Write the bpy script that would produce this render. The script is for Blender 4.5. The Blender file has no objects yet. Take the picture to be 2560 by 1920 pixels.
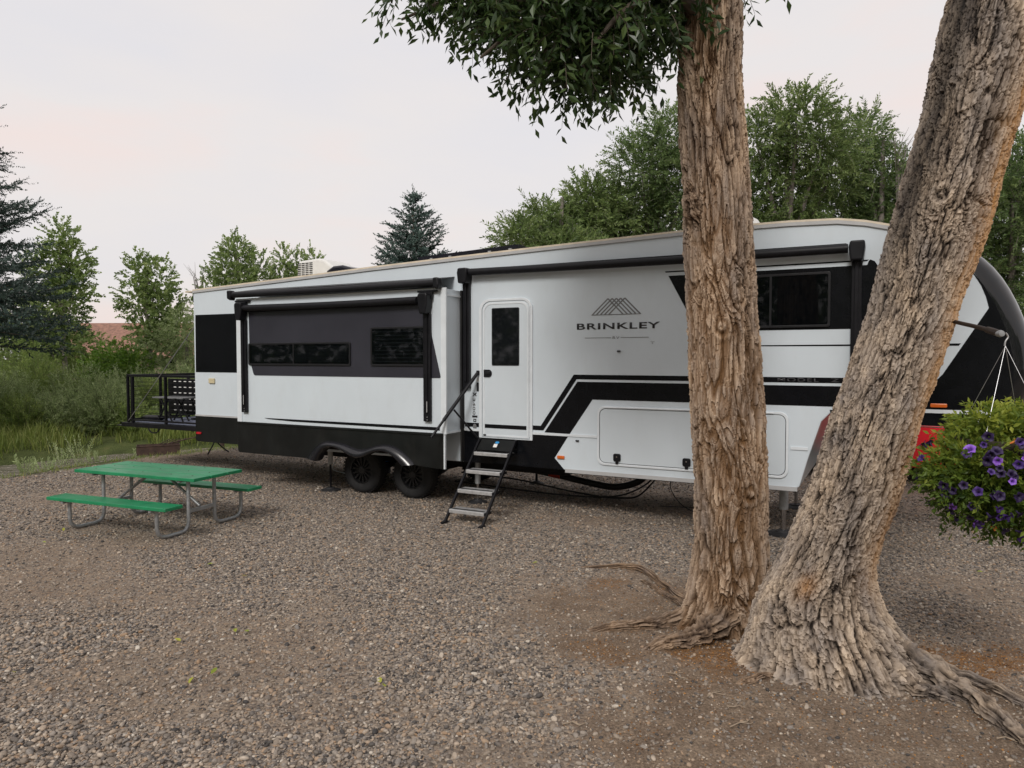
import bpy, bmesh, math, random
import numpy as np
from mathutils import Vector, Matrix, Euler
R = math.radians
random.seed(7)
rng = np.random.default_rng(7)
scene = bpy.context.scene
col = scene.collection

# ------------------------------------------------------------------ camera, sky, sun, exposure
CAM_H = 2.25
cd = bpy.data.cameras.new('camera')
cd.sensor_fit = 'HORIZONTAL'; cd.sensor_width = 36.0
cd.lens = 36.0 * 1775.0 / 2560.0
cd.clip_start = 0.05; cd.clip_end = 2000
cam = bpy.data.objects.new('camera', cd); col.objects.link(cam)
cam.location = (0, 0, CAM_H)
cam.rotation_euler = (R(90) - math.atan(65.0 / 1775.0), 0, 0)
scene.camera = cam

SUN_EL, SUN_AZ = 38.0, 200.0        # azimuth clockwise from +Y (the view direction): behind the camera
world = bpy.data.worlds.new('World'); scene.world = world; world.use_nodes = True
wt = world.node_tree; wt.nodes.clear()
wo = wt.nodes.new('ShaderNodeOutputWorld'); bg = wt.nodes.new('ShaderNodeBackground')
sky = wt.nodes.new('ShaderNodeTexSky'); sky.sky_type = 'NISHITA'; sky.sun_disc = False
sky.sun_elevation = R(SUN_EL); sky.sun_rotation = R(SUN_AZ); sky.dust_density = 6.0; sky.air_density = 1.2
tcw = wt.nodes.new('ShaderNodeTexCoord')
mpw = wt.nodes.new('ShaderNodeMapping'); mpw.inputs['Scale'].default_value = (1.6, 1.6, 5.5)
nzw = wt.nodes.new('ShaderNodeTexNoise'); nzw.inputs['Scale'].default_value = 1.7; nzw.inputs['Detail'].default_value = 5; nzw.inputs['Roughness'].default_value = .5
crw = wt.nodes.new('ShaderNodeValToRGB')
crw.color_ramp.elements[0].position = .30; crw.color_ramp.elements[0].color = (.735, .715, .735, 1)
crw.color_ramp.elements[1].position = .72; crw.color_ramp.elements[1].color = (.83, .715, .68, 1)
e_ = crw.color_ramp.elements.new(.52); e_.color = (.775, .735, .725, 1)
mulw = wt.nodes.new('ShaderNodeVectorMath'); mulw.operation = 'SCALE'; mulw.inputs['Scale'].default_value = 8.4
mixw = wt.nodes.new('ShaderNodeMix'); mixw.data_type = 'RGBA'; mixw.inputs['Factor'].default_value = .93
wt.links.new(tcw.outputs['Generated'], mpw.inputs['Vector']); wt.links.new(mpw.outputs['Vector'], nzw.inputs['Vector'])
wt.links.new(nzw.outputs['Fac'], crw.inputs['Fac']); wt.links.new(crw.outputs['Color'], mulw.inputs[0])
wt.links.new(sky.outputs['Color'], mixw.inputs['A']); wt.links.new(mulw.outputs['Vector'], mixw.inputs['B'])
wt.links.new(mixw.outputs['Result'], bg.inputs['Color']); bg.inputs['Strength'].default_value = .1
wt.links.new(bg.outputs['Background'], wo.inputs['Surface'])

sd = bpy.data.lights.new('sun', 'SUN'); sd.energy = 1.5; sd.angle = R(16); sd.color = (1, .965, .92)
sun = bpy.data.objects.new('sun', sd); col.objects.link(sun)
sv = Vector((math.sin(R(SUN_AZ)) * math.cos(R(SUN_EL)), math.cos(R(SUN_AZ)) * math.cos(R(SUN_EL)), math.sin(R(SUN_EL))))
sun.rotation_euler = (-sv).to_track_quat('-Z', 'Y').to_euler()
scene.view_settings.view_transform = 'Standard'; scene.view_settings.look = 'None'
scene.view_settings.exposure = .42; scene.view_settings.gamma = 1; scene.view_settings.use_curve_mapping = False
scene.render.engine = 'CYCLES'
scene.cycles.use_denoising = True
scene.cycles.max_bounces = 6; scene.cycles.diffuse_bounces = 3; scene.cycles.transparent_max_bounces = 12

# ------------------------------------------------------------------ noise (numpy)
def _hash(ix, iy, iz, k=0):
    h = (ix.astype(np.int64) * 374761393 + iy.astype(np.int64) * 668265263 + iz.astype(np.int64) * 2147483647 + k * 974711) & 0xFFFFFFFF
    h = ((h ^ (h >> 13)) * 1274126177) & 0xFFFFFFFF
    h = ((h ^ (h >> 16)) * 2246822519) & 0xFFFFFFFF
    return ((h ^ (h >> 15)) & 0xFFFFFF) / float(0xFFFFFF)
def vnoise(p, k=0):
    i = np.floor(p).astype(np.int64); f = p - i; f = f * f * (3 - 2 * f); r = 0
    for a in (0, 1):
        for b in (0, 1):
            for c in (0, 1):
                w = (f[:, 0] if a else 1 - f[:, 0]) * (f[:, 1] if b else 1 - f[:, 1]) * (f[:, 2] if c else 1 - f[:, 2])
                r = r + w * _hash(i[:, 0] + a, i[:, 1] + b, i[:, 2] + c, k)
    return r
def fbm(p, o=4, k=0):
    r = 0; a = .5; t = 0
    for j in range(o):
        r = r + a * vnoise(p * 2 ** j, k + j); t += a; a *= .5
    return r / t
def worley(p, k=0):
    i = np.floor(p).astype(np.int64); f1 = np.full(len(p), 9.); f2 = f1.copy()
    for a in (-1, 0, 1):
        for b in (-1, 0, 1):
            for c in (-1, 0, 1):
                x, y, z = i[:, 0] + a, i[:, 1] + b, i[:, 2] + c
                q = np.stack([x + _hash(x, y, z, k), y + _hash(x, y, z, k + 1), z + _hash(x, y, z, k + 2)], 1)
                d = np.sqrt(((p - q) ** 2).sum(1)); m = d < f1
                f2 = np.where(m, f1, np.minimum(f2, d)); f1 = np.where(m, d, f1)
    return f1, f2
def sstep(a, b, x):
    t = np.clip((x - a) / (b - a), 0, 1); return t * t * (3 - 2 * t)

# ------------------------------------------------------------------ materials
def nodes_of(name):
    m = bpy.data.materials.new(name); m.use_nodes = True
    nt = m.node_tree; b = nt.nodes['Principled BSDF']; return m, nt, b
def mk(name, c, rough=.5, metal=0., var=.12, vs=6., bump=0., bs=80., spec=.5, coat=0., dirt=0.):
    """principled colour with object-space noise in colour and roughness, optional fine bump"""
    m, nt, b = nodes_of(name); N = nt.nodes.new; L = nt.links.new
    tc = N('ShaderNodeTexCoord'); nz = N('ShaderNodeTexNoise'); nz.inputs['Scale'].default_value = vs; nz.inputs['Detail'].default_value = 6
    L(tc.outputs['Object'], nz.inputs['Vector'])
    cr = N('ShaderNodeValToRGB'); lo = [max(0, v * (1 - var)) for v in c]; hi = [min(1, v * (1 + var)) for v in c]
    cr.color_ramp.elements[0].position = .3; cr.color_ramp.elements[0].color = (*lo, 1)
    cr.color_ramp.elements[1].position = .7; cr.color_ramp.elements[1].color = (*hi, 1)
    L(nz.outputs['Fac'], cr.inputs['Fac']); src = cr.outputs['Color']
    if dirt:
        n2 = N('ShaderNodeTexNoise'); n2.inputs['Scale'].default_value = 2.3; n2.inputs['Detail'].default_value = 9; n2.inputs['Roughness'].default_value = .7
        mp = N('ShaderNodeMapping'); mp.inputs['Scale'].default_value = (1.5, 1.5, .55); L(tc.outputs['Object'], mp.inputs['Vector']); L(mp.outputs['Vector'], n2.inputs['Vector'])
        r2 = N('ShaderNodeMapRange'); r2.inputs[1].default_value = .5; r2.inputs[2].default_value = .8; r2.inputs[3].default_value = 0; r2.inputs[4].default_value = dirt
        L(n2.outputs['Fac'], r2.inputs[0])
        mx = N('ShaderNodeMix'); mx.data_type = 'RGBA'; mx.inputs['B'].default_value = (.30, .27, .23, 1)
        L(r2.outputs[0], mx.inputs['Factor']); L(src, mx.inputs['A']); src = mx.outputs['Result']
    L(src, b.inputs['Base Color'])
    mr = N('ShaderNodeMapRange'); mr.inputs[3].default_value = max(.02, rough * .8); mr.inputs[4].default_value = min(1, rough * 1.25)
    L(nz.outputs['Fac'], mr.inputs[0]); L(mr.outputs[0], b.inputs['Roughness'])
    b.inputs['Metallic'].default_value = metal; b.inputs['Specular IOR Level'].default_value = spec
    if coat: b.inputs['Coat Weight'].default_value = coat; b.inputs['Coat Roughness'].default_value = .05
    if bump:
        n3 = N('ShaderNodeTexNoise'); n3.inputs['Scale'].default_value = bs; n3.inputs['Detail'].default_value = 4
        L(tc.outputs['Object'], n3.inputs['Vector'])
        bp = N('ShaderNodeBump'); bp.inputs['Strength'].default_value = bump; bp.inputs['Distance'].default_value = .01
        L(n3.outputs['Fac'], bp.inputs['Height']); L(bp.outputs['Normal'], b.inputs['Normal'])
    return m
def leafmat(name, dark, mid, light, trans=.35, rough=.5, spec=.35):
    m, nt, b = nodes_of(name); N = nt.nodes.new; L = nt.links.new
    at = N('ShaderNodeAttribute'); at.attribute_name = 'tint'
    cr = N('ShaderNodeValToRGB'); E = cr.color_ramp.elements
    E[0].position = 0; E[0].color = (*dark, 1); E[1].position = 1; E[1].color = (*light, 1); x = E.new(.5); x.color = (*mid, 1)
    L(at.outputs['Fac'], cr.inputs['Fac']); L(cr.outputs['Color'], b.inputs['Base Color'])
    b.inputs['Roughness'].default_value = rough; b.inputs['Specular IOR Level'].default_value = spec
    tr = N('ShaderNodeBsdfTranslucent'); hs = N('ShaderNodeHueSaturation'); hs.inputs['Value'].default_value = 1.3; hs.inputs['Hue'].default_value = .49
    L(cr.outputs['Color'], hs.inputs['Color']); L(hs.outputs['Color'], tr.inputs['Color'])
    mx = N('ShaderNodeMixShader'); mx.inputs[0].default_value = trans
    L(b.outputs[0], mx.inputs[1]); L(tr.outputs[0], mx.inputs[2]); L(mx.outputs[0], nt.nodes['Material Output'].inputs['Surface'])
    return m
M = {}
M['gelcoat'] = mk('white_gelcoat', (.60, .66, .705), .22, var=.03, vs=1.2, spec=.5, dirt=.10)
M['gelcoat2'] = mk('white_door_skin', (.58, .635, .675), .3, var=.03, vs=1.5, dirt=.08)
M['trimwhite'] = mk('white_trim', (.66, .70, .73), .35, var=.05, bump=.05)
M['cream'] = mk('roof_membrane', (.62, .54, .42), .6, var=.12, bump=.1)
M['greytrim'] = mk('grey_trim', (.42, .42, .42), .45, var=.06)
M['gblack'] = mk('black_graphic', (.005, .0055, .007), .20, var=.2, spec=.22)
M['gdark'] = mk('black_fibreglass', (.034, .034, .044), .22, var=.12, vs=1.5, spec=.5)
M['nose'] = mk('black_cap_gloss', (.007, .0075, .009), .06, var=.2, spec=.5)
M['skirt'] = mk('black_skirt', (.010, .011, .011), .30, var=.25, vs=3, spec=.25, dirt=.03)
M['flare'] = mk('fender_plastic', (.010, .010, .013), .22, var=.2, spec=.6)
M['blackmetal'] = mk('black_metal', (.009, .009, .011), .36, var=.2, spec=.22, bump=.03)
M['blackfab'] = mk('black_vinyl', (.009, .009, .011), .45, var=.25, vs=14, spec=.22, bump=.12, bs=40)
M['under'] = mk('underbody', (.012, .012, .013), .7, var=.4, spec=.2)
M['glass'] = mk('dark_glass', (.006, .007, .009), .04, var=.1, spec=.5)
M['glassframe'] = mk('window_frame', (.012, .012, .014), .35, var=.1, spec=.4)
M['rubber'] = mk('tyre_rubber', (.017, .017, .018), .75, var=.25, bump=.2, bs=60, spec=.25, dirt=.10)
M['rim'] = mk('black_rim', (.012, .012, .013), .28, var=.2, spec=.5)
M['alu'] = mk('aluminium_tread', (.55, .55, .55), .42, metal=.6, var=.14, vs=18, bump=.1)
M['steel'] = mk('galvanised_steel', (.36, .37, .38), .48, metal=.65, var=.18, vs=22, bump=.06)
M['chrome'] = mk('chrome', (.6, .6, .62), .15, metal=1., var=.05)
M['green'] = mk('green_paint', (.012, .215, .090), .32, var=.16, vs=5, bump=.10, bs=30, spec=.5, dirt=.10)
M['orange'] = mk('amber_lens', (.62, .13, .02), .2, var=.1)
M['redlens'] = mk('red_lens', (.42, .012, .02), .2, var=.1)
M['almond'] = mk('almond_plastic', (.55, .48, .31), .45, var=.05)
M['logo'] = mk('grey_vinyl_print', (.16, .165, .17), .35, var=.08)
M['blind'] = mk('blind_slat', (.36, .38, .37), .5, var=.2)
M['ink'] = mk('black_vinyl_print', (.012, .012, .014), .35, var=.1)
M['ghost'] = mk('satin_black_print', (.040, .040, .044), .35, var=.1)
M['paper'] = mk('white_sticker', (.7, .7, .68), .5, var=.05)
M['blue'] = mk('blue_plastic', (.02, .25, .55), .45, var=.15)
M['hose'] = mk('black_hose', (.02, .019, .018), .5, var=.3, bump=.2, bs=120)
M['redtape'] = mk('red_coupling', (.6, .06, .025), .5, var=.2)
M['acwhite'] = mk('white_shroud', (.66, .66, .64), .5, var=.06)
M['solar'] = mk('solar_cells', (.012, .012, .018), .12, var=.1)
M['rust'] = mk('rusty_steel', (.075, .045, .035), .75, metal=.2, var=.4, vs=9, bump=.25, bs=40)
M['wood'] = mk('dead_wood', (.30, .235, .17), .85, var=.3, vs=14, bump=.4, bs=70)
M['paintred'] = mk('red_car_paint', (.62, .016, .028), .18, var=.05, coat=1.)
M['mat'] = mk('blue_grey_mat', (.16, .18, .25), .85, var=.25, vs=10, bump=.3)
M['pot'] = mk('coir_pot', (.05, .04, .025), .9, var=.3, bump=.5)
M['iron'] = mk('bracket_iron', (.035, .026, .022), .55, metal=.4, var=.4, vs=30, bump=.3)
M['wire'] = mk('galvanised_wire', (.45, .45, .46), .35, metal=.8, var=.1)
M['brickwall'] = mk('house_wall', (.34, .25, .20), .85, var=.15)
M['shingle'] = mk('red_shingles', (.25, .135, .10), .9, var=.35, vs=5, bump=.5, bs=20)
M['concrete'] = mk('pad_block', (.018, .018, .02), .7, var=.3, bump=.2)

# ------------------------------------------------------------------ builders
def link(o, parent=None):
    col.objects.link(o)
    if parent is not None: o.parent = parent
    return o
def tag(o, label=None, cat=None, group=None, kind=None):
    if label: o['label'] = label
    if cat: o['category'] = cat
    if group: o['group'] = group
    if kind: o['kind'] = kind
    return o
def thing(name, label, cat, loc=(0, 0, 0), rz=0., group=None):
    o = bpy.data.objects.new(name, None); o.empty_display_size = .1
    link(o); o.location = loc; o.rotation_euler = (0, 0, rz); return tag(o, label, cat, group)
def fast(name, V, F, mat, parent=None, attrs=None, smooth=False):
    """numpy mesh: V (n,3), F (m,3|4)"""
    me = bpy.data.meshes.new(name); V = np.ascontiguousarray(V, np.float32); F = np.ascontiguousarray(F, np.int32); k = F.shape[1]
    me.vertices.add(len(V)); me.vertices.foreach_set('co', V.ravel())
    me.loops.add(F.size); me.loops.foreach_set('vertex_index', F.ravel())
    me.polygons.add(len(F)); me.polygons.foreach_set('loop_start', np.arange(0, F.size, k, dtype=np.int32))
    me.polygons.foreach_set('use_smooth', np.full(len(F), smooth))
    if attrs:
        for n, a in attrs.items():
            at = me.attributes.new(n, 'FLOAT', 'POINT'); at.data.foreach_set('value', np.ascontiguousarray(a, np.float32))
    me.update(calc_edges=True); me.materials.append(mat)
    return link(bpy.data.objects.new(name, me), parent)
class MB:
    def __init__(s): s.v = []; s.f = []
    def add(s, vs, fs):
        n = len(s.v); s.v += [tuple(x) for x in vs]; s.f += [tuple(i + n for i in f) for f in fs]; return s
    def box(s, c, d, rot=None):
        x, y, z = d[0] / 2, d[1] / 2, d[2] / 2
        P = [Vector((a * x, b * y, e * z)) for a in (-1, 1) for b in (-1, 1) for e in (-1, 1)]
        if rot is not None: Q = Euler(rot).to_matrix(); P = [Q @ p for p in P]
        P = [p + Vector(c) for p in P]
        return s.add(P, [(0, 1, 3, 2), (4, 6, 7, 5), (0, 4, 5, 1), (2, 3, 7, 6), (0, 2, 6, 4), (1, 5, 7, 3)])
    def span(s, x0, x1, y0, y1, z0, z1): return s.box(((x0 + x1) / 2, (y0 + y1) / 2, (z0 + z1) / 2), (x1 - x0, y1 - y0, z1 - z0))
    def prism(s, pts, y0, y1):
        """polygon in x,z extruded from y0 to y1"""
        n = len(pts)
        return s.add([(a, y0, b) for a, b in pts] + [(a, y1, b) for a, b in pts],
                     [tuple(range(n)), tuple(range(2 * n - 1, n - 1, -1))] + [(i, (i + 1) % n, n + (i + 1) % n, n + i) for i in range(n)])
    def tube(s, pts, r, n=8, cap=True):
        pts = [Vector(p) for p in pts]; rs = r if isinstance(r, (list, tuple)) else [r] * len(pts)
        base = len(s.v); up = None
        for i, p in enumerate(pts):
            t = (pts[min(i + 1, len(pts) - 1)] - pts[max(i - 1, 0)]).normalized()
            if up is None: up = Vector((0, 0, 1)) if abs(t.z) < .9 else Vector((1, 0, 0))
            a = t.cross(up).normalized(); b = a.cross(t).normalized(); up = b
            for k in range(n):
                w = 2 * math.pi * k / n; s.v.append(tuple(p + (a * math.cos(w) + b * math.sin(w)) * rs[i]))
        for i in range(len(pts) - 1):
            for k in range(n):
                s.f.append((base + i * n + k, base + i * n + (k + 1) % n, base + (i + 1) * n + (k + 1) % n, base + (i + 1) * n + k))
        if cap:
            s.f.append(tuple(base + k for k in range(n - 1, -1, -1))); e = base + (len(pts) - 1) * n; s.f.append(tuple(e + k for k in range(n)))
        return s
    def lathe(s, prof, c, axis='y', n=32):
        """profile (r, h) about an axis through c"""
        base = len(s.v)
        for r, h in prof:
            for k in range(n):
                w = 2 * math.pi * k / n; a, b = r * math.cos(w), r * math.sin(w)
                s.v.append((c[0] + a, c[1] + h, c[2] + b) if axis == 'y' else (c[0] + a, c[1] + b, c[2] + h))
        for i in range(len(prof) - 1):
            for k in range(n):
                s.f.append((base + i * n + k, base + i * n + (k + 1) % n, base + (i + 1) * n + (k + 1) % n, base + (i + 1) * n + k))
        return s
    def mesh(s, name):
        me = bpy.data.meshes.new(name); me.from_pydata(s.v, [], s.f)
        bm = bmesh.new(); bm.from_mesh(me); bmesh.ops.recalc_face_normals(bm, faces=bm.faces); bm.to_mesh(me); bm.free(); return me
    def build(s, name, mat, parent=None, smooth=False, bevel=0., seg=2):
        me = s.mesh(name); me.materials.append(mat)
        if smooth:
            me.polygons.foreach_set('use_smooth', [True] * len(me.polygons)); me.set_sharp_from_angle(angle=R(40))
        o = link(bpy.data.objects.new(name, me), parent)
        if bevel:
            md = o.modifiers.new('bevel', 'BEVEL'); md.width = bevel; md.segments = seg; md.limit_method = 'ANGLE'; md.angle_limit = R(35)
        return o
def rrect(x0, x1, z0, z1, r, n=6, corners=(1, 1, 1, 1)):
    """rounded rectangle; corners: bottom left, bottom right, top right, top left"""
    P = []
    for (cx, cz, a0, on) in ((x0 + r, z0 + r, 180, corners[0]), (x1 - r, z0 + r, 270, corners[1]), (x1 - r, z1 - r, 0, corners[2]), (x0 + r, z1 - r, 90, corners[3])):
        if on:
            for k in range(n + 1):
                a = R(a0 + 90 * k / n); P.append((cx + r * math.cos(a), cz + r * math.sin(a)))
        else:
            P.append((x0 if a0 in (180, 90) else x1, z0 if a0 in (180, 270) else z1))
    return P
def ring(o, i, y0, y1):
    """frame between two outlines with the same number of points"""
    mb = MB(); n = len(o); V = [(a, y0, b) for a, b in o] + [(a, y0, b) for a, b in i] + [(a, y1, b) for a, b in o] + [(a, y1, b) for a, b in i]; F = []
    for k in range(n):
        j = (k + 1) % n
        F += [(k, j, n + j, n + k), (2 * n + k, 3 * n + k, 3 * n + j, 2 * n + j), (k, 2 * n + k, 2 * n + j, j), (n + k, n + j, 3 * n + j, 3 * n + k)]
    return mb.add(V, F)
def crv(P, n=8):
    """Catmull-Rom through points"""
    P = [Vector(p) for p in P]; Q = [P[0]] + P + [P[-1]]; out = []
    for i in range(1, len(Q) - 2):
        for k in range(n):
            t = k / n; a, b, c, d = Q[i - 1], Q[i], Q[i + 1], Q[i + 2]
            out.append(.5 * ((2 * b) + (c - a) * t + (2 * a - 5 * b + 4 * c - d) * t * t + (3 * b - a - 3 * c + d) * t ** 3))
    return out + [P[-1]]

# ------------------------------------------------------------------ ground, creek, gravel
CREEK = np.array([(-26, 9.0), (-17, 11.0), (-12.4, 12.6), (-10.35, 14.4), (-9.3, 16.4), (-7.5, 18.4), (-3, 20.6), (9, 23.5), (30, 25.5)])
def creek_d(x, y):
    """signed distance to the creek's centre line; positive on the far bank"""
    best = np.full(x.shape, 1e9); sg = np.zeros(x.shape)
    for a, b in zip(CREEK[:-1], CREEK[1:]):
        d = b - a; L = (d ** 2).sum(); t = np.clip(((x - a[0]) * d[0] + (y - a[1]) * d[1]) / L, 0, 1)
        qx, qy = a[0] + t * d[0], a[1] + t * d[1]; r = np.hypot(x - qx, y - qy); s = d[0] * (y - a[1]) - d[1] * (x - a[0])
        m = r < best; best = np.where(m, r, best); sg = np.where(m, np.sign(s), sg)
    return best * sg
def creek_w(x): return np.interp(x, [-14, -10.6, -9.4, -7.2, -4], [2.1, 1.55, .85, .5, .25])
def masks(x, y):
    p = np.stack([x, y, np.zeros_like(x)], 1)
    n1 = fbm(p * 1.1 + 5, 4) - .5; n2 = fbm(p * 3.1 + 15, 4, 9) - .5
    d1 = 1 - np.sqrt(((x - 2.35) / 2.55) ** 2 + ((y - 3.75) / 2.0) ** 2)
    d2 = .72 - np.sqrt(((x - 1.05) / 1.6) ** 2 + ((y - 6.0) / 2.0) ** 2)
    d3 = .55 - np.sqrt(((x - 3.6) / 1.6) ** 2 + ((y - 5.4) / 1.1) ** 2)
    d4 = .30 - np.sqrt(((x + 4.9) / 1.7) ** 2 + ((y - 8.35) / .75) ** 2)
    dirt = sstep(-.12, .42, np.maximum(np.maximum(d1, d2 * .75), np.maximum(d3 * .8, d4 * .8)) + n1 * .75 + n2 * .5)
    dirt = np.maximum(dirt, .62 * sstep(.54, .74, fbm(p * np.array([.42, .62, 1]) + 31, 4, 44)))
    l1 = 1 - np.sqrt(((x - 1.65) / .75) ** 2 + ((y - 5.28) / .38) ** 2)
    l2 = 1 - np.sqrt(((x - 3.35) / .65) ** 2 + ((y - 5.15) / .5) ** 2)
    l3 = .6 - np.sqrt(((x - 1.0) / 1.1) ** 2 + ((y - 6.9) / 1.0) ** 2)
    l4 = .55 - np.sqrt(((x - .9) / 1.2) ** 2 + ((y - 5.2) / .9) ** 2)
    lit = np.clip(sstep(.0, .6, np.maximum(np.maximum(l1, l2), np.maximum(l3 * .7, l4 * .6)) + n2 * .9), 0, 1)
    cdist = creek_d(x, y)
    edge = -creek_w(x) - .45 + n1 * .7
    grass = sstep(edge - .25, edge + .25, cdist)
    return dirt, lit, grass, cdist
def gh(x, y):
    x = np.asarray(x, float).ravel(); y = np.asarray(y, float).ravel()
    p = np.stack([x, y, np.zeros_like(x)], 1); c = creek_d(x, y); w = creek_w(x)
    h = (fbm(p * .7, 3, 3) - .5) * .03
    h = h - .32 * (1 - sstep(w - .30, w + .22, np.abs(c + .35 * (fbm(p * .9, 2, 8) - .5))))
    h = h + .20 * sstep(w, w + .8, c) + .02 * np.clip(c - 3, 0, 30) + (fbm(p * .5, 3, 5) - .5) * .35 * sstep(w + .5, w + 3, c)
    return h
def axis(fine0, fine1, step, lo, hi):
    a = list(np.arange(fine0, fine1, step)); s = step; v = fine1
    while v < hi: a.append(v); s *= 1.22; v += s
    a.append(hi); s = step; v = fine0; b = []
    while v > lo: s *= 1.22; v -= s; b.append(max(v, lo))
    return np.array(sorted(set(np.round(b + a, 4))))
xs = axis(-9.5, 5.5, .075, -420, 420); ys = axis(3.0, 16.0, .085, -220, 560)
GX, GY = np.meshgrid(xs, ys); gx, gy = GX.ravel(), GY.ravel()
dirt, lit, grass, cdist = masks(gx, gy)
gz = gh(gx, gy)
nx_, ny_ = len(xs), len(ys)
ii = (np.arange(ny_ - 1)[:, None] * nx_ + np.arange(nx_ - 1)[None, :]).ravel()
GF = np.stack([ii, ii + 1, ii + nx_ + 1, ii + nx_], 1)
mg, nt, b = nodes_of('gravel_ground'); N = nt.nodes.new; L = nt.links.new
tc = N('ShaderNodeTexCoord')
def attr(n): a = N('ShaderNodeAttribute'); a.attribute_name = n; return a.outputs['Fac']
def noise(scale, det=5, rough=.6):
    n = N('ShaderNodeTexNoise'); n.inputs['Scale'].default_value = scale; n.inputs['Detail'].default_value = det; n.inputs['Roughness'].default_value = rough
    L(tc.outputs['Object'], n.inputs['Vector']); return n.outputs['Fac']
def ramp(fac, stops):
    r = N('ShaderNodeValToRGB'); E = r.color_ramp.elements
    while len(E) < len(stops): E.new(.5)
    for e, (p, c) in zip(E, stops): e.position = p; e.color = (*c, 1)
    L(fac, r.inputs['Fac']); return r.outputs['Color']
def mixc(f, a, b_):
    m = N('ShaderNodeMix'); m.data_type = 'RGBA'; L(f, m.inputs['Factor']); L(a, m.inputs['A']); L(b_, m.inputs['B']); return m.outputs['Result']
vo = N('ShaderNodeTexVoronoi'); vo.inputs['Scale'].default_value = 38; vo.inputs['Randomness'].default_value = 1; L(tc.outputs['Object'], vo.inputs['Vector'])
sepv = N('ShaderNodeSeparateColor'); L(vo.outputs['Color'], sepv.inputs['Color'])
PEB = [(0, (.045, .042, .041)), (.12, (.115, .102, .093)), (.30, (.195, .163, .134)), (.48, (.280, .230, .182)), (.62, (.215, .197, .182)), (.78, (.370, .308, .245)), (.90, (.300, .200, .125)), (1, (.52, .475, .41))]
peb = ramp(sepv.outputs[0], PEB)
dc = ramp(noise(3.2, 9, .7), [(.28, (.145, .104, .074)), (.5, (.225, .170, .124)), (.72, (.32, .255, .190))])
spk = ramp(noise(55, 4, .7), [(.36, (.42, .40, .38)), (.62, (1.35, 1.3, 1.25))])
mulm = N('ShaderNodeMix'); mulm.data_type = 'RGBA'; mulm.blend_type = 'MULTIPLY'; mulm.inputs['Factor'].default_value = .8; L(dc, mulm.inputs['A']); L(spk, mulm.inputs['B'])
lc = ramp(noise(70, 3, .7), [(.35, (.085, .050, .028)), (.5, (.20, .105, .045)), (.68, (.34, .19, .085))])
gc = ramp(noise(2.0, 8, .7), [(.3, (.035, .045, .014)), (.55, (.075, .095, .028)), (.75, (.13, .125, .05))])
c1 = mixc(attr('dirt'), peb, mulm.outputs['Result'])
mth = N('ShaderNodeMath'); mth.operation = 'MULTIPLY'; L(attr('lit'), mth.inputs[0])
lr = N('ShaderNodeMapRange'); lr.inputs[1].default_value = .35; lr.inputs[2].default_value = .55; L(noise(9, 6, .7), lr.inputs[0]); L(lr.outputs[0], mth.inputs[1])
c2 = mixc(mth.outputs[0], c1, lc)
c3 = mixc(attr('grass'), c2, gc)
L(c3, b.inputs['Base Color']); b.inputs['Roughness'].default_value = .85; b.inputs['Specular IOR Level'].default_value = .25
inv = N('ShaderNodeMath'); inv.operation = 'MULTIPLY_ADD'; inv.inputs[1].default_value = -1.4; inv.inputs[2].default_value = 1; L(vo.outputs['Distance'], inv.inputs[0])
hm = N('ShaderNodeMix'); hm.data_type = 'FLOAT'; L(attr('dirt'), hm.inputs['Factor']); L(inv.outputs[0], hm.inputs['A']); L(noise(42, 9, .85), hm.inputs['B'])
bp = N('ShaderNodeBump'); bp.inputs['Strength'].default_value = .9; bp.inputs['Distance'].default_value = .018; L(hm.outputs['Result'], bp.inputs['Height']); L(bp.outputs['Normal'], b.inputs['Normal'])
ground = fast('ground', np.stack([gx, gy, gz], 1), GF, mg, attrs=dict(dirt=dirt, lit=lit, grass=grass), smooth=True)
tag(ground, kind='structure')

mw, nt, b = nodes_of('creek_water'); N = nt.nodes.new; L = nt.links.new
b.inputs['Base Color'].default_value = (.21, .185, .145, 1); b.inputs['Roughness'].default_value = .18
tc = N('ShaderNodeTexCoord'); mp = N('ShaderNodeMapping'); mp.inputs['Scale'].default_value = (1.0, 2.6, 1); nz = N('ShaderNodeTexNoise'); nz.inputs['Scale'].default_value = 3.2; nz.inputs['Detail'].default_value = 6
L(tc.outputs['Object'], mp.inputs['Vector']); L(mp.outputs['Vector'], nz.inputs['Vector'])
bp = N('ShaderNodeBump'); bp.inputs['Strength'].default_value = 1.0; bp.inputs['Distance'].default_value = .35; L(nz.outputs['Fac'], bp.inputs['Height']); L(bp.outputs['Normal'], b.inputs['Normal'])
CV = [Vector((p[0], p[1], 0)) for p in CREEK[:7]]; CP = crv(CV, 8); wv = []; wf = []
for i, p in enumerate(CP):
    t = (CP[min(i + 1, len(CP) - 1)] - CP[max(i - 1, 0)]).normalized(); n = Vector((-t.y, t.x, 0))
    hw = float(creek_w(p.x)) + .25; wv += [(*(p + n * hw).xy, -.13), (*(p - n * hw).xy, -.13)]
    if i: wf.append((2 * i - 2, 2 * i - 1, 2 * i + 1, 2 * i))
water = fast('creek_water', np.array(wv), np.array(wf), mw); tag(water, kind='structure')

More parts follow.
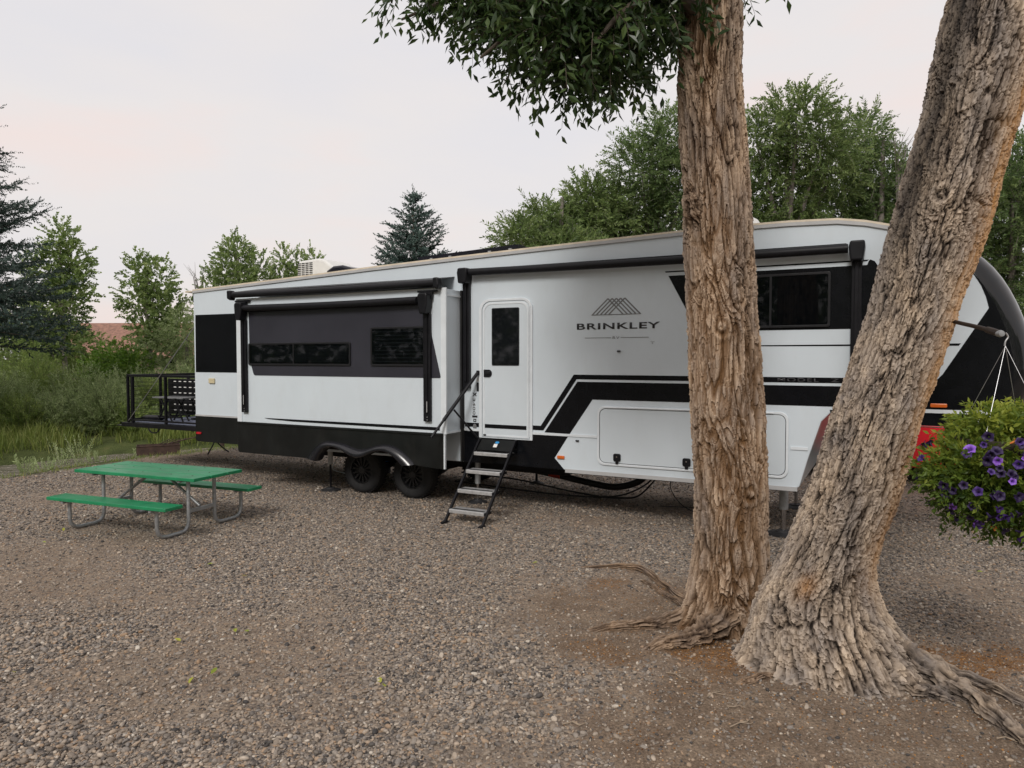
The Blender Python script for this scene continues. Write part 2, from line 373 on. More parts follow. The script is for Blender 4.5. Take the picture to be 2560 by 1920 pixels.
# pebbles: real stones spread over the pad, thinning with distance where the ground's own relief takes over
def pebble_mesh(k):
    bm = bmesh.new(); bmesh.ops.create_icosphere(bm, subdivisions=2 if k < 4 else 1, radius=.5)
    co = np.array([v.co for v in bm.verts]); nn = (fbm(co * 2.2 + k * 17, 2, k) - .5) * .55
    ax = np.array([1.0, .62 + .28 * rng.random(), .38 + .25 * rng.random()])
    for v, c, n in zip(bm.verts, co, nn): v.co = Vector(c * (1 + n) * ax)
    me = bpy.data.meshes.new('pebble'); bm.to_mesh(me); bm.free()
    me.polygons.foreach_set('use_smooth', [True] * len(me.polygons)); return me
mp_, nt, b = nodes_of('pebble_stone'); N = nt.nodes.new; L = nt.links.new
oi = N('ShaderNodeObjectInfo'); tc = N('ShaderNodeTexCoord')
pc = ramp(oi.outputs['Random'], PEB)
spk = ramp(noise(5, 5, .7), [(.3, (.78, .77, .76)), (.7, (1.2, 1.2, 1.2))])
mm = N('ShaderNodeMix'); mm.data_type = 'RGBA'; mm.blend_type = 'MULTIPLY'; mm.inputs['Factor'].default_value = 1; L(pc, mm.inputs['A']); L(spk, mm.inputs['B']); L(mm.outputs['Result'], b.inputs['Base Color'])
b.inputs['Roughness'].default_value = .7; b.inputs['Specular IOR Level'].default_value = .3
pcol = bpy.data.collections.new('pebble_shapes')
for k in range(7):
    me = pebble_mesh(k); me.materials.append(mp_); pcol.objects.link(bpy.data.objects.new('pebble', me))
PX = []; 
for (y0, y1, dens) in ((3.2, 5.0, 2900), (5.0, 6.5, 2300), (6.5, 8.5, 1500), (8.5, 11, 850), (11, 14, 450), (14, 19, 150)):
    x0, x1 = -.86 * y1 - .8, .86 * y1 + .8; n = int((x1 - x0) * (y1 - y0) * dens)
    q = np.stack([rng.uniform(x0, x1, n), rng.uniform(y0, y1, n)], 1); q = q[np.abs(q[:, 0]) < .86 * q[:, 1] + .8]; PX.append(q)
PX = np.concatenate(PX); d_, l_, g_, _c = masks(PX[:, 0], PX[:, 1])
keep = rng.random(len(PX)) < (1 - .70 * d_) * (1 - .55 * l_) * (1 - g_); PX = PX[keep]; d_ = d_[keep]
sz = (1 - .35 * d_ * (rng.random(len(PX)) < .8)) * np.exp(rng.normal(0, .42, len(PX))) * .0188 * (1 + .35 * sstep(7, 13, PX[:, 1])); sz = np.clip(sz, .008, .05)
pz = gh(PX[:, 0], PX[:, 1]) + sz * (.10 + .14 * rng.random(len(PX))) - d_ * sz * .10
me = bpy.data.meshes.new('gravel'); me.vertices.add(len(PX)); me.vertices.foreach_set('co', np.stack([PX[:, 0], PX[:, 1], pz], 1).astype(np.float32).ravel())
def vattr(me, n, t, a, key): x = me.attributes.new(n, t, 'POINT'); x.data.foreach_set(key, np.ascontiguousarray(a).ravel())
vattr(me, 'rot', 'FLOAT_VECTOR', np.stack([rng.normal(0, .35, len(PX)), rng.normal(0, .35, len(PX)), rng.uniform(0, 6.28, len(PX))], 1).astype(np.float32), 'vector')
vattr(me, 'scl', 'FLOAT_VECTOR', (sz[:, None] * rng.uniform(.85, 1.25, (len(PX), 3))).astype(np.float32), 'vector')
near = PX[:, 1] < 6.0
vattr(me, 'idx', 'INT', np.where(near, rng.integers(0, 4, len(PX)), rng.integers(4, 7, len(PX))).astype(np.int32), 'value')
gravel = link(bpy.data.objects.new('gravel', me)); me.materials.append(mp_)
tag(gravel, 'loose rounded grey and tan gravel covering the campsite pad', 'gravel', kind='stuff')
gn = bpy.data.node_groups.new('gravel_scatter', 'GeometryNodeTree')
gn.interface.new_socket('Geometry', in_out='INPUT', socket_type='NodeSocketGeometry'); gn.interface.new_socket('Geometry', in_out='OUTPUT', socket_type='NodeSocketGeometry')
gi = gn.nodes.new('NodeGroupInput'); go = gn.nodes.new('NodeGroupOutput')
iop = gn.nodes.new('GeometryNodeInstanceOnPoints'); ci = gn.nodes.new('GeometryNodeCollectionInfo')
ci.inputs['Collection'].default_value = pcol; ci.inputs['Separate Children'].default_value = True; ci.inputs['Reset Children'].default_value = True
def named(n, t): a = gn.nodes.new('GeometryNodeInputNamedAttribute'); a.data_type = t; a.inputs['Name'].default_value = n; return a.outputs['Attribute']
eu = gn.nodes.new('FunctionNodeEulerToRotation'); iop.inputs['Pick Instance'].default_value = True
gl = gn.links.new
gl(gi.outputs[0], iop.inputs['Points']); gl(ci.outputs[0], iop.inputs['Instance']); gl(named('idx', 'INT'), iop.inputs['Instance Index'])
gl(named('rot', 'FLOAT_VECTOR'), eu.inputs[0]); gl(eu.outputs[0], iop.inputs['Rotation']); gl(named('scl', 'FLOAT_VECTOR'), iop.inputs['Scale']); gl(iop.outputs[0], go.inputs[0])
gravel.modifiers.new('scatter', 'NODES').node_group = gn

# ------------------------------------------------------------------ fifth-wheel trailer (local frame: x along the side from rear to nose, y into the body, z up)
TR = (-2.4863, 11.5740)
T = thing('fifth_wheel_trailer', 'long white and black fifth wheel trailer with slide out, awnings and rear patio deck', 'trailer', (TR[0], TR[1], 0), R(-28))
W = 2.5
SL = .48                                                   # slide-out stands this far proud of the wall
roof = [(-4.0, 3.525), (-1.8, 3.612), (.24, 3.70), (1.99, 3.762), (3.14, 3.80), (5.3, 3.86), (6.1, 3.868), (6.55, 3.867), (7.07, 3.848)]
nose = [(7.36, 3.80), (7.64, 3.725), (8.0, 3.565), (8.22, 3.40), (8.37, 3.23), (8.50, 3.02), (8.62, 2.78), (8.72, 2.50), (8.78, 2.22), (8.78, 1.95), (8.70, 1.72), (8.52, 1.56), (8.25, 1.50)]
prof = roof + nose + [(7.35, 1.50), (7.12, 1.64), (7.02, 1.60), (6.93, 1.50), (6.80, 1.08), (6.70, .71), (6.66, .69), (3.65, .69), (2.0, .69), (-2.2, .67), (-3.93, .67), (-3.985, .70)]
MB().prism(prof, 0, W).build('body_shell', M['gelcoat'], T, bevel=.012)
# rounded black front cap that continues the wall's edge curve
npts = [Vector((a, 0, b)) for a, b in ([(7.07, 3.848)] + nose)]
nv = []; nf = []; cols = None
for i, p in enumerate(npts):
    t = (npts[min(i + 1, len(npts) - 1)] - npts[max(i - 1, 0)]).normalized(); n = Vector((-t.z, 0, t.x))
    if n.x < 0 and i > 2: n = -n
    if n.z < 0 and i <= 2: n = -n
    k = i / (len(npts) - 1); rr = .23 * min(1, max(0, (i - .5) / 5.0)) ** 1.2 * (1 if i < len(npts) - 3 else .75)
    sec = []
    for a in range(9):
        w = R(90) * a / 8; sec.append(p + n * (rr * math.sin(w)) + Vector((0, .33 * (1 - math.cos(w)), 0)))
    for s in range(1, 8):
        y = .33 + (W - .66) * s / 8; sec.append(Vector((p.x, y, p.z)) + n * (rr + .10 * k * math.sin(math.pi * s / 8)))
    for a in range(9):
        w = R(90) * (1 - a / 8); sec.append(Vector((p.x, W - .33 * (1 - math.cos(w)), p.z)) + n * (rr * math.sin(w)))
    cols = len(sec); nv += sec
for i in range(len(npts) - 1):
    for j in range(cols - 1): nf.append((i * cols + j, i * cols + j + 1, (i + 1) * cols + j + 1, (i + 1) * cols + j))
nc = MB().add(nv, nf).build('front_cap', M['nose'], T, smooth=True)
md = nc.modifiers.new('sub', 'SUBSURF'); md.levels = 1; md.render_levels = 1
def sheet(name, pts, mat, d=.003, par=None, base=0., bevel=0.): return MB().prism(pts, -base - d, -base + .004).build(name, mat, par or T, bevel=bevel)
# black paint and vinyl graphics, each a thin raised film
B = M['gblack']
sheet('nose_graphic', [(8.36, 3.225), (8.475, 3.02), (8.52, 2.9), (8.549, 2.781), (8.141, 2.07), (8.07, 1.99), (7.998, 1.945), (7.90, 1.925), (7.6, 1.922), (3.836, 1.924), (3.337, 1.200), (3.724, 1.196), (4.06, 1.683), (7.92, 1.683), (8.66, 1.69), (8.70, 1.72), (8.78, 1.95), (8.78, 2.22), (8.72, 2.5), (8.62, 2.78), (8.50, 3.02)], B)
sheet('nose_graphic', [(7.15, 1.503), (8.25, 1.503), (8.45, 1.563), (8.54, 1.645), (7.02, 1.645), (7.03, 1.602), (7.12, 1.642)], B)
sheet('upper_nose_graphic', [(7.5, 3.765), (7.64, 3.725), (8.0, 3.565), (8.22, 3.40), (8.36, 3.23), (8.33, 3.235), (8.15, 3.43), (7.95, 3.56), (7.64, 3.70)], B)
sheet('pinstripe', [(2.02, 1.285), (3.278, 1.290), (3.782, 2.021), (8.05, 2.021), (7.98, 1.957), (3.825, 1.957), (3.319, 1.226), (2.02, 1.224)], B)
sheet('lower_wall_graphic', [(2.0, 1.158), (3.698, 1.158), (3.495, .846), (3.644, .692), (2.0, .692)], B)
sheet('upper_wall_graphic', [(5.096, 3.306), (7.385, 3.306), (7.40, 3.35), (7.415, 3.366), (7.46, 3.345), (7.53, 3.23), (7.36, 2.585), (5.48, 2.585)], B)
sheet('pinstripe', [(5.053, 3.366), (7.405, 3.366), (7.38, 3.349), (5.06, 3.349)], B)
sheet('pinstripe', [(5.75, 2.405), (8.305, 2.408), (8.285, 2.383), (5.75, 2.395)], B)
sheet('rear_wall_graphic', [(-3.955, 1.983), (-2.0, 1.983), (-2.0, 3.053), (-3.945, 3.06)], B)
sheet('rear_lower_graphic', [(-3.985, .705), (-3.93, .672), (-2.0, .672), (-2.0, 1.178), (-3.985, 1.176)], M['skirt'])
MB().span(-3.98, -2.2, -.012, 0, 1.155, 1.185).build('trim_strip', M['greytrim'], T)
MB().span(2.0, 2.27, -.012, 0, 1.165, 1.20).build('trim_strip', M['trimwhite'], T)
MB().span(3.14, 4.13, -.012, 0, 1.162, 1.196).build('trim_strip', M['trimwhite'], T)
MB().span(6.60, 6.79, -.012, 0, 1.155, 1.19).build('trim_strip', M['trimwhite'], T)
MB().span(7.9, 8.64, -.012, 0, 1.645, 1.685).build('trim_strip', M['trimwhite'], T)
MB().span(3.66, 6.68, -.010, .02, .655, .705).build('lower_rail', M['greytrim'], T)
# roof edge: grey gutter and cream membrane edge that follow the roofline
rl = roof + nose[:4]
for nm, a, b_, y0, y1, mt in (('gutter', -.052, -.012, -.022, .01, 'greytrim'), ('roof_edge', -.010, .014, -.016, .10, 'cream')):
    MB().prism([(x, z + b_) for x, z in rl] + [(x, z + a) for x, z in reversed(rl)], y0, y1).build(nm, M[mt], T)
MB().add([(x, y, z + .009) for x, z in roof for y in (.10, W - .1)], [(2 * i, 2 * i + 1, 2 * i + 3, 2 * i + 2) for i in range(len(roof) - 1)]).build('roof_membrane', M['cream'], T)
MB().span(-4.2, -3.98, -.02, 2.5, 3.49, 3.515).build('rear_roof_lip', M['cream'], T)
MB().span(-4.09, -4.0, .04, .20, 3.30, 3.46).build('rear_lamp', M['blackmetal'], T, bevel=.03)
# rear wall opening behind the lowered ramp
MB().span(-4.012, -4.0, .12, 2.38, .95, 3.25).build('rear_opening', M['under'], T)
# underbody
u = MB(); u.span(-3.0, 6.5, .55, .68, .55, .70); u.span(-3.0, 6.5, 1.9, 2.03, .55, .70)
for x in np.arange(-2.9, 6.5, .9): u.span(x, x + .08, .60, 1.98, .58, .69)
u.build('chassis_frame', M['under'], T)
MB().span(-1.9, 3.4, .70, 1.88, .47, .66).build('belly_pan', M['under'], T, bevel=.05)
for x in (-.10, .93): MB().tube([(x, .2, .385), (x, 2.3, .385)], .055, 10).build('axle', M['under'], T)
MB().span(4.75, 5.35, 2.05, 2.48, .30, .69).build('underfloor_box', M['under'], T, bevel=.02)
# wheels
def wheel(parent, x, y, z, r, w, side=-1, rimr=.225, spokes=14):
    e = bpy.data.objects.new('wheel', None); e.empty_display_size = .1; link(e, parent); e.location = (x, y, z)
    h = w / 2
    MB().lathe([(rimr, -h + .01), (rimr + .02, -h), (r - .075, -h - .012), (r - .03, -h + .004), (r - .006, -h + .035), (r, -h + .06), (r, h - .06), (r - .006, h - .035), (r - .03, h - .004), (rimr, h)], (0, 0, 0), 'y', 48).build('tyre', M['rubber'], e, smooth=True)
    tr = MB()
    for k in range(44):
        a = 2 * math.pi * k / 44
        for q in (-1, 1): tr.box(((r + .001) * math.cos(a), q * (h - .045), (r + .001) * math.sin(a)), (.012, .06, .026), (0, -a + .25 * q, 0))
    tr.build('tread_block', M['rubber'], e)['kind'] = 'stuff'
    rm = MB(); s = side
    rm.lathe([(rimr + .004, s * h * .96), (rimr - .012, s * h * .98), (rimr - .022, s * h * .62), (rimr - .03, s * h * .3), (.05, s * h * .3)], (0, 0, 0), 'y', 40)
    rm.lathe([(.062, s * h * .35), (.062, s * h * .80), (.05, s * h * .9), (.0, s * h * .92)], (0, 0, 0), 'y', 20)
    for k in range(spokes * 2):
        a = 2 * math.pi * k / (spokes * 2) + (.07 if k % 2 else -.07)
        rm.box((.13 * math.cos(a), s * h * .62, .13 * math.sin(a)), (.16, .03, .012), (0, -a, s * .12 * math.sin(0)))
    rm.build('rim', M['rim'], e, smooth=True)
    return e
for x in (-.10, .93):
    wheel(T, x, .25, .385, .385, .23); wheel(T, x, 2.27, .385, .385, .23, side=1)
# hydraulic legs
def leg(x, y, ztop, zmid, r1, r2, pad=.16, white=False, square=False):
    e = bpy.data.objects.new('levelling_leg', None); e.empty_display_size = .1; link(e, T); e.location = (x, y, 0)
    (MB().span(-r1, r1, -r1, r1, zmid, ztop) if square else MB().tube([(0, 0, zmid), (0, 0, ztop)], r1, 20)).build('outer_tube', M['steel'] if white else M['greytrim'], e, smooth=not square, bevel=.006 if square else 0)
    MB().tube([(0, 0, .05), (0, 0, zmid + .01)], r2, 16).build('ram', M['chrome'] if white else M['blackmetal'], e, smooth=True)
    MB().lathe([(0, .055), (pad * .45, .055), (pad * .5, .04), (pad * .95, .022), (pad, .018), (pad, 0), (0, 0)], (0, 0, 0), 'z', 24).build('foot_pad', M['concrete'], e, smooth=True)
leg(-.73, .10, .95, .45, .042, .018, .16); leg(2.0, .40, .80, .30, .045, .022, .15, True); leg(2.09, 2.3, .66, .4, .03, .022, .13)
leg(6.47, .50, .75, .33, .055, .028, .20, True); leg(6.42, 2.33, .75, .45, .045, .026, .2, True); leg(-.73, 2.4, .95, .45, .042, .018, .16)
# ---- slide-out
S = bpy.data.objects.new('slide_out', None); S.empty_display_size = .1; link(S, T)
x0, x1, zb, zt = -2.235, 1.975, 1.15, 3.245
MB().span(x0, x1, -SL, .05, zb, zt).build('slide_box', M['gelcoat'], S, bevel=.006)
MB().span(x0 - .045, x1 + .03, -SL - .012, -SL + .02, zt - .01, zt + .015).build('flange', M['trimwhite'], S)
MB().span(x0 - .045, x0 + .06, -SL - .012, -SL + .02, zb, zt - .01).build('flange', M['trimwhite'], S)
MB().span(x1 - .06, x1 + .03, -SL - .012, -SL + .02, zb, zt - .01).build('flange', M['trimwhite'], S)
MB().span(x1 - .02, x1 + .018, -SL + .03, -.02, zt - .10, zt - .075).build('flange', M['trimwhite'], S)
MB().span(x1 - .02, x1 + .016, -SL + .03, -.02, zb, zb + .03).build('flange', M['trimwhite'], S)
sheet('slide_panel', [(-1.985, 3.075), (1.685, 3.065), (1.757, 2.566), (1.90, 2.0), (1.905, 1.975), (1.89, 1.96), (-1.855, 1.957), (-1.885, 1.975), (-1.972, 2.214)], M['gdark'], .006, S, SL)
sheet('pinstripe', [(-1.65, 1.243), (1.885, 1.245), (1.885, 1.198), (-1.0, 1.208), (-1.55, 1.226)], B, .004, S, SL)
# skirt with its double wheel arch
arch_o = [(-.66, .625), (-.60, .70), (-.48, .82), (-.36, .895), (-.22, .925), (-.02, .915), (.12, .885), (.28, .83), (.42, .81), (.56, .845), (.72, .905), (.90, .935), (1.04, .915), (1.18, .855), (1.30, .77), (1.42, .665)]
arch_i = [(-.46, .60), (-.43, .66), (-.38, .74), (-.30, .815), (-.19, .855), (-.04, .845), (.10, .80), (.22, .735), (.36, .70), (.50, .73), (.64, .80), (.80, .85), (.94, .84), (1.06, .79), (1.16, .72), (1.24, .645)]
sk = [(-2.29, .655), (-2.26, .625), (-.66, .625)] + arch_o[1:-1] + [(1.42, .665), (1.62, .65), (1.955, .635), (1.955, 1.148), (-2.29, 1.148)]
MB().prism(sk, -SL - .004, -SL + .03).build('skirt', M['skirt'], S, bevel=.004)
MB().span(-2.29, 1.955, -SL - .022, -SL + .02, 1.125, 1.16).build('skirt_rail', M['skirt'], S, bevel=.006)
MB().span(1.955, 1.975, -SL - .006, -SL + .03, .64, 1.15).build('edge_trim', M['trimwhite'], S)
fv = []; ff = []
for (a, b_), (c, d) in zip(arch_o, arch_i):
    m = ((a + c) / 2 , (b_ + d) / 2)
    fv += [(a + (a - c) * .18, -SL - .002, b_ + (b_ - d) * .18), (a, -SL - .045, b_), (m[0], -SL - .085, m[1] + .008), (c, -SL - .088, d), (c, -SL - .03, d - .006), (c, -SL + .10, d)]
for i in range(len(arch_o) - 1):
    for j in range(5): ff.append((6 * i + j, 6 * i + j + 1, 6 * i + j + 7, 6 * i + j + 6))
fl = MB().add(fv, ff).build('fender_flare', M['flare'], S, smooth=True); md = fl.modifiers.new('s', 'SUBSURF'); md.levels = 1; md.render_levels = 2
sheet('inner_wheel_housing', [(-.7, .72), (1.45, .72), (1.45, 1.12), (-.7, 1.12)], M['under'], .002, S, .0)
def window(x0, x1, z0, z1, base, par, slats=0, mull=None, r=.03):
    w = bpy.data.objects.new('window', None); w.empty_display_size = .1; link(w, par) if par is T else None
    host = w if par is T else par
    sheet('window_backing', rrect(x0 + .02, x1 - .02, z0 + .02, z1 - .02, r), M['under'], .009, host, base)
    if slats:
        s = MB(); n = slats
        for k in range(n):
            z = z0 + .07 + (z1 - z0 - .14) * k / (n - 1); s.box(((x0 + x1) / 2, -base - .0125, z), (x1 - x0 - .16, .002, (z1 - z0) / n * .22), (R(12), 0, 0))
        s.build('blind', M['blind'], host)
    mg_ = M['pane']; MB().prism(rrect(x0 + .025, x1 - .025, z0 + .025, z1 - .025, r), -base - .019, -base - .016).build('pane', mg_, host)
    ring(rrect(x0, x1, z0, z1, r), rrect(x0 + .028, x1 - .028, z0 + .028, z1 - .028, r * .8), -base - .022, -base - .002).build('window_frame', M['glassframe'], host, bevel=.004)
    if mull: MB().span(mull - .012, mull + .012, -base - .0225, -base - .004, z0 + .02, z1 - .02).build('mullion', M['glassframe'], host)
mpn, nt, b = nodes_of('tinted_pane'); N = nt.nodes.new; L = nt.links.new
b.inputs['Base Color'].default_value = (.004, .005, .006, 1); b.inputs['Roughness'].default_value = .03; b.inputs['Specular IOR Level'].default_value = .5
tr = N('ShaderNodeBsdfTransparent'); tr.inputs['Color'].default_value = (.62, .65, .68, 1); mx = N('ShaderNodeMixShader'); mx.inputs[0].default_value = .55
L(b.outputs[0], mx.inputs[1]); L(tr.outputs[0], mx.inputs[2]); L(mx.outputs[0], nt.nodes['Material Output'].inputs['Surface'])
tcx = N('ShaderNodeTexCoord'); nzx = N('ShaderNodeTexNoise'); nzx.inputs['Scale'].default_value = 1.3; bpx = N('ShaderNodeBump'); bpx.inputs['Strength'].default_value = .08; bpx.inputs['Distance'].default_value = .02
L(tcx.outputs['Object'], nzx.inputs['Vector']); L(nzx.outputs['Fac'], bpx.inputs['Height']); L(bpx.outputs['Normal'], b.inputs['Normal'])
M['pane'] = mpn
window(-1.985, .245, 2.128, 2.50, SL + .005, S, 12, -.95); window(.64, 1.655, 2.128, 2.715, SL + .005, S, 9)
# slide topper and its window awning
def roller(name, xa, za, xb, zb_, d, r, par):
    pts = [(xa + (xb - xa) * k / 24, -d, za + (zb_ - za) * k / 24 - .012 * math.sin(math.pi * k / 24)) for k in range(25)]
    t = MB().tube(pts, r, 20).build(name, M['blackfab'], par, smooth=True)
    return t
roller('topper_roll', -2.27, 3.325, 1.86, 3.325, SL + .07, .052, S)
MB().add([(-2.25, -SL - .07, 3.376), (1.84, -SL - .07, 3.376), (1.84, .0, 3.47), (-2.25, .0, 3.47), (-2.25, -SL - .07, 3.372), (1.84, -SL - .07, 3.372), (1.84, .0, 3.466), (-2.25, .0, 3.466)], [(0, 1, 2, 3), (7, 6, 5, 4), (0, 4, 5, 1), (1, 5, 6, 2), (2, 6, 7, 3), (3, 7, 4, 0)]).build('topper_fabric', M['blackfab'], S)
for xc in (-2.33, 1.90): MB().prism([(xc - .045, 3.26), (xc + .03, 3.225), (xc + .05, 3.30), (xc + .035, 3.40), (xc - .05, 3.40)], -SL - .13, -SL - .01).build('topper_end_cap', M['blackmetal'], S, bevel=.02)
for xc, s in ((-2.10, 1), (1.70, -1)):
    MB().prism([(xc - .10, 3.20), (xc + .10, 3.20), (xc + .09, 3.09), (xc - .09, 3.09)], -SL - .06, -SL - .012).span(xc - .17, xc + .17, -SL - .05, -SL - .012, 3.20, 3.232).build('topper_bracket', M['blackmetal'], S, bevel=.006)
roller('awning_roll', -2.02, 3.09, 1.57, 3.09, SL + .10, .052, S)
MB().span(-2.0, 1.55, -SL - .06, -SL - .03, 3.022, 3.048).build('awning_lead_rail', M['blackmetal'], S)
for xc in (-2.075, 1.695):
    MB().prism([(xc - .085, 3.15), (xc - .06, 3.185), (xc + .07, 3.185), (xc + .085, 3.15), (xc + .075, 3.0), (xc + .045, 2.885), (xc - .05, 2.885), (xc - .075, 3.0)], -SL - .17, -SL - .012).build('awning_head', M['blackmetal'], S, bevel=.02)
    MB().span(xc - .062, xc + .062, -SL - .055, -SL - .013, 1.325, 2.90).build('awning_arm', M['blackmetal'], S, bevel=.008)
    MB().span(xc - .02, xc + .02, -SL - .075, -SL - .055, 1.45, 2.86).build('awning_channel', M['blackmetal'], S, bevel=.005)
    MB().span(xc + .012, xc + .022, -SL - .079, -SL - .074, 1.46, 1.62).build('awning_slot', M['greytrim'], S)
    for z in (1.35, 1.39, 1.69): MB().lathe([(0, -SL - .06), (.008, -SL - .06), (.008, -SL - .05)], (xc + .01, 0, z), 'y', 8).build('awning_bolt', M['steel'], S)
# seal between the slide and the wall
MB().span(1.985, 2.01, -.08, 0, .70, 3.25).build('slide_seal', M['rubber'], T); MB().span(x0 - .03, x0, -.07, 0, 1.2, 3.25).build('slide_seal', M['rubber'], T)
# ---- main awning
roller('patio_awning_roll', 2.17, 3.508, 7.19, 3.492, .105, .052, T)
MB().span(2.2, 7.17, -.05, -.0, 3.525, 3.56).build('awning_rail', M['blackmetal'], T)
for xc, zb_ in ((2.075, 1.80), (7.282, 1.78)):
    MB().prism([(xc - .085, 3.50), (xc - .07, 3.57), (xc + .08, 3.57), (xc + .085, 3.50), (xc + .065, 3.345), (xc - .065, 3.345)], -.19, -.0).build('patio_awning_head', M['blackmetal'], T, bevel=.02)
    MB().span(xc - .055, xc + .055, -.07, 0, zb_, 3.36).build('patio_awning_arm', M['blackmetal'], T, bevel=.01)
    MB().span(xc - .02, xc + .02, -.095, -.07, zb_ + .1, 3.35).build('patio_awning_channel', M['blackmetal'], T, bevel=.006)
# ---- entry door
D = bpy.data.objects.new('entry_door', None); D.empty_display_size = .1; link(D, T)
do = rrect(2.275, 3.155, 1.075, 3.11, .17, 8, (0, 0, 1, 1)); di = rrect(2.325, 3.115, 1.085, 3.075, .14, 8, (0, 0, 1, 1))
ring(do, di, -.028, 0).build('door_frame', M['trimwhite'], D, bevel=.006)
MB().prism(rrect(2.33, 3.11, 1.09, 3.07, .135, 8, (0, 0, 1, 1)), -.020, 0).build('door_leaf', M['gelcoat2'], D, bevel=.004)
ring(rrect(2.345, 3.095, 1.10, 3.055, .125, 8, (0, 0, 1, 1)), rrect(2.372, 3.068, 1.125, 3.028, .11, 8, (0, 0, 1, 1)), -.026, -.018).build('door_moulding', M['trimwhite'], D, bevel=.004)
sheet('door_stripe', [(2.375, 1.278), (3.06, 1.278), (3.06, 1.222), (2.375, 1.222)], B, .003, D, .021)
MB().prism(rrect(2.495, 2.945, 2.14, 2.975, .02), -.030, -.015).build('door_window_frame', M['glassframe'], D, bevel=.004)
MB().prism(rrect(2.507, 2.933, 2.152, 2.963, .015), -.033, -.029).build('door_pane', M['glass'], D)
MB().prism(rrect(2.36, 2.495, 1.968, 2.08, .05, 6, (0, 1, 1, 0)), -.034, -.018).build('door_handle', M['blackmetal'], D, bevel=.006)
MB().span(2.395, 2.47, -.048, -.032, 2.015, 2.055).build('door_latch_paddle', M['glassframe'], D, bevel=.005)
hb = MB()
for k in range(26): hb.tube([(3.112, -.033, 1.12 + k * .072), (3.112, -.033, 1.187 + k * .072)], .009, 8)
hb.build('door_hinge', M['trimwhite'], D)
MB().prism(rrect(2.35, 2.40, 1.105, 1.128, .01), -.030, -.019).build('door_stop', M['ink'], D)
# ---- cargo door
C = bpy.data.objects.new('cargo_door', None); C.empty_display_size = .1; link(C, T)
ring(rrect(4.135, 6.575, .80, 1.60, .10), rrect(4.165, 6.545, .83, 1.57, .085), -.020, 0).build('cargo_frame', M['trimwhite'], C, bevel=.005)
ring(rrect(4.165, 6.545, .83, 1.57, .085), rrect(4.172, 6.538, .837, 1.563, .08), -.006, 0).build('cargo_seal', M['ink'], C)
MB().prism(rrect(4.172, 6.538, .837, 1.563, .08), -.014, 0).build('cargo_leaf', M['gelcoat2'], C, bevel=.004)
MB().tube([(4.25, -.022, 1.585), (6.4, -.022, 1.585)], .012, 8).build('cargo_hinge', M['trimwhite'], C)
for x in (4.422, 5.356, 6.2):
    MB().prism(rrect(x - .052, x + .052, .862, .968, .025), -.036, -.012).build('latch', M['blackmetal'], C, bevel=.008)
    MB().span(x - .02, x + .02, -.034, -.010, .826, .866).build('latch_hook', M['blackmetal'], C, bevel=.005)
    MB().lathe([(0, -.042), (.009, -.042), (.010, -.034)], (x, 0, .925), 'y', 12).build('latch_key', M['chrome'], C)
# ---- front bedroom window
window(5.72, 7.01, 2.612, 3.255, .002, T, 0, 6.35)
cu = MB()
for k in range(10): cu.tube([(6.39 + k * .03, -.0125, 2.70), (6.39 + k * .03, -.0125, 3.20)], .0008, 5)
cu.build('curtain', M['logo'], T)
# ---- lettering and marks
def text(s, x0, x1, z0, mat, name, par=None, base=0., h=None, rot=0, bold=0.):
    cu = bpy.data.curves.new(name, 'FONT'); cu.body = s; cu.size = 1; cu.extrude = .0; cu.offset = bold; cu.space_character = 1.12
    ob = bpy.data.objects.new('tmp', cu); col.objects.link(ob); bpy.context.view_layer.update()
    me = bpy.data.meshes.new_from_object(ob.evaluated_get(bpy.context.evaluated_depsgraph_get())); bpy.data.objects.remove(ob)
    co = np.array([v.co for v in me.vertices]); mn, mxv = co.min(0), co.max(0); k = (x1 - x0) / (mxv[0] - mn[0]); kz = (h / (mxv[1] - mn[1])) if h else k
    for v in me.vertices:
        a, c = (v.co.x - mn[0]) * k, (v.co.y - mn[1]) * kz
        v.co = (x0 + a, -base - .0045, z0 + c) if not rot else (x0 + c, -base - .0045, z0 - a)
    me.materials.append(mat); o = link(bpy.data.objects.new(name, me), par or T); sm = o.modifiers.new('t', 'SOLIDIFY'); sm.thickness = .003; return o
text('BRINKLEY', 3.827, 4.988, 2.638, M['ink'], 'lettering', h=.083, bold=.02)
text('R', 4.345, 4.386, 2.505, M['logo'], 'lettering', h=.034); text('V', 4.394, 4.438, 2.505, M['logo'], 'lettering', h=.034)
text('MODEL', 6.44, 6.90, 1.969, M['ghost'], 'lettering', h=.042, base=.003, bold=.01); text('Z', 7.02, 7.12, 1.969, M['ghost'], 'lettering', h=.042, base=.003, bold=.01)
MB().span(3.945, 4.322, -.0035, 0, 2.519, 2.526).build('logo_rule', M['logo'], T); MB().span(4.458, 4.841, -.0035, 0, 2.519, 2.526).build('logo_rule', M['logo'], T)
lg = MB()
def strip(p, q, w, d):
    p, q = Vector((p[0], 0, p[1])), Vector((q[0], 0, q[1])); t = (q - p).normalized(); n = Vector((-t.z, 0, t.x)) * w / 2
    lg.prism([((p + n).x, (p + n).z), ((q + n).x, (q + n).z), ((q - n).x, (q - n).z), ((p - n).x, (p - n).z)], -d, 0)
for k in range(5):
    px = 4.276 + .236 * k / 4
    strip((px, 3.046), (px - .225, 2.833), .018, .0026 + .00015 * k); strip((px, 3.046), (px + .213, 2.833), .018, .0036 + .00015 * k)
strip((4.04, 2.832), (4.733, 2.832), .009, .0046)
lg.build('logo_mountains', M['logo'], T)
text('3400', 2.155, 2.205, 1.655, M['logo'], 'model_number', h=.045, rot=1, bold=.02)
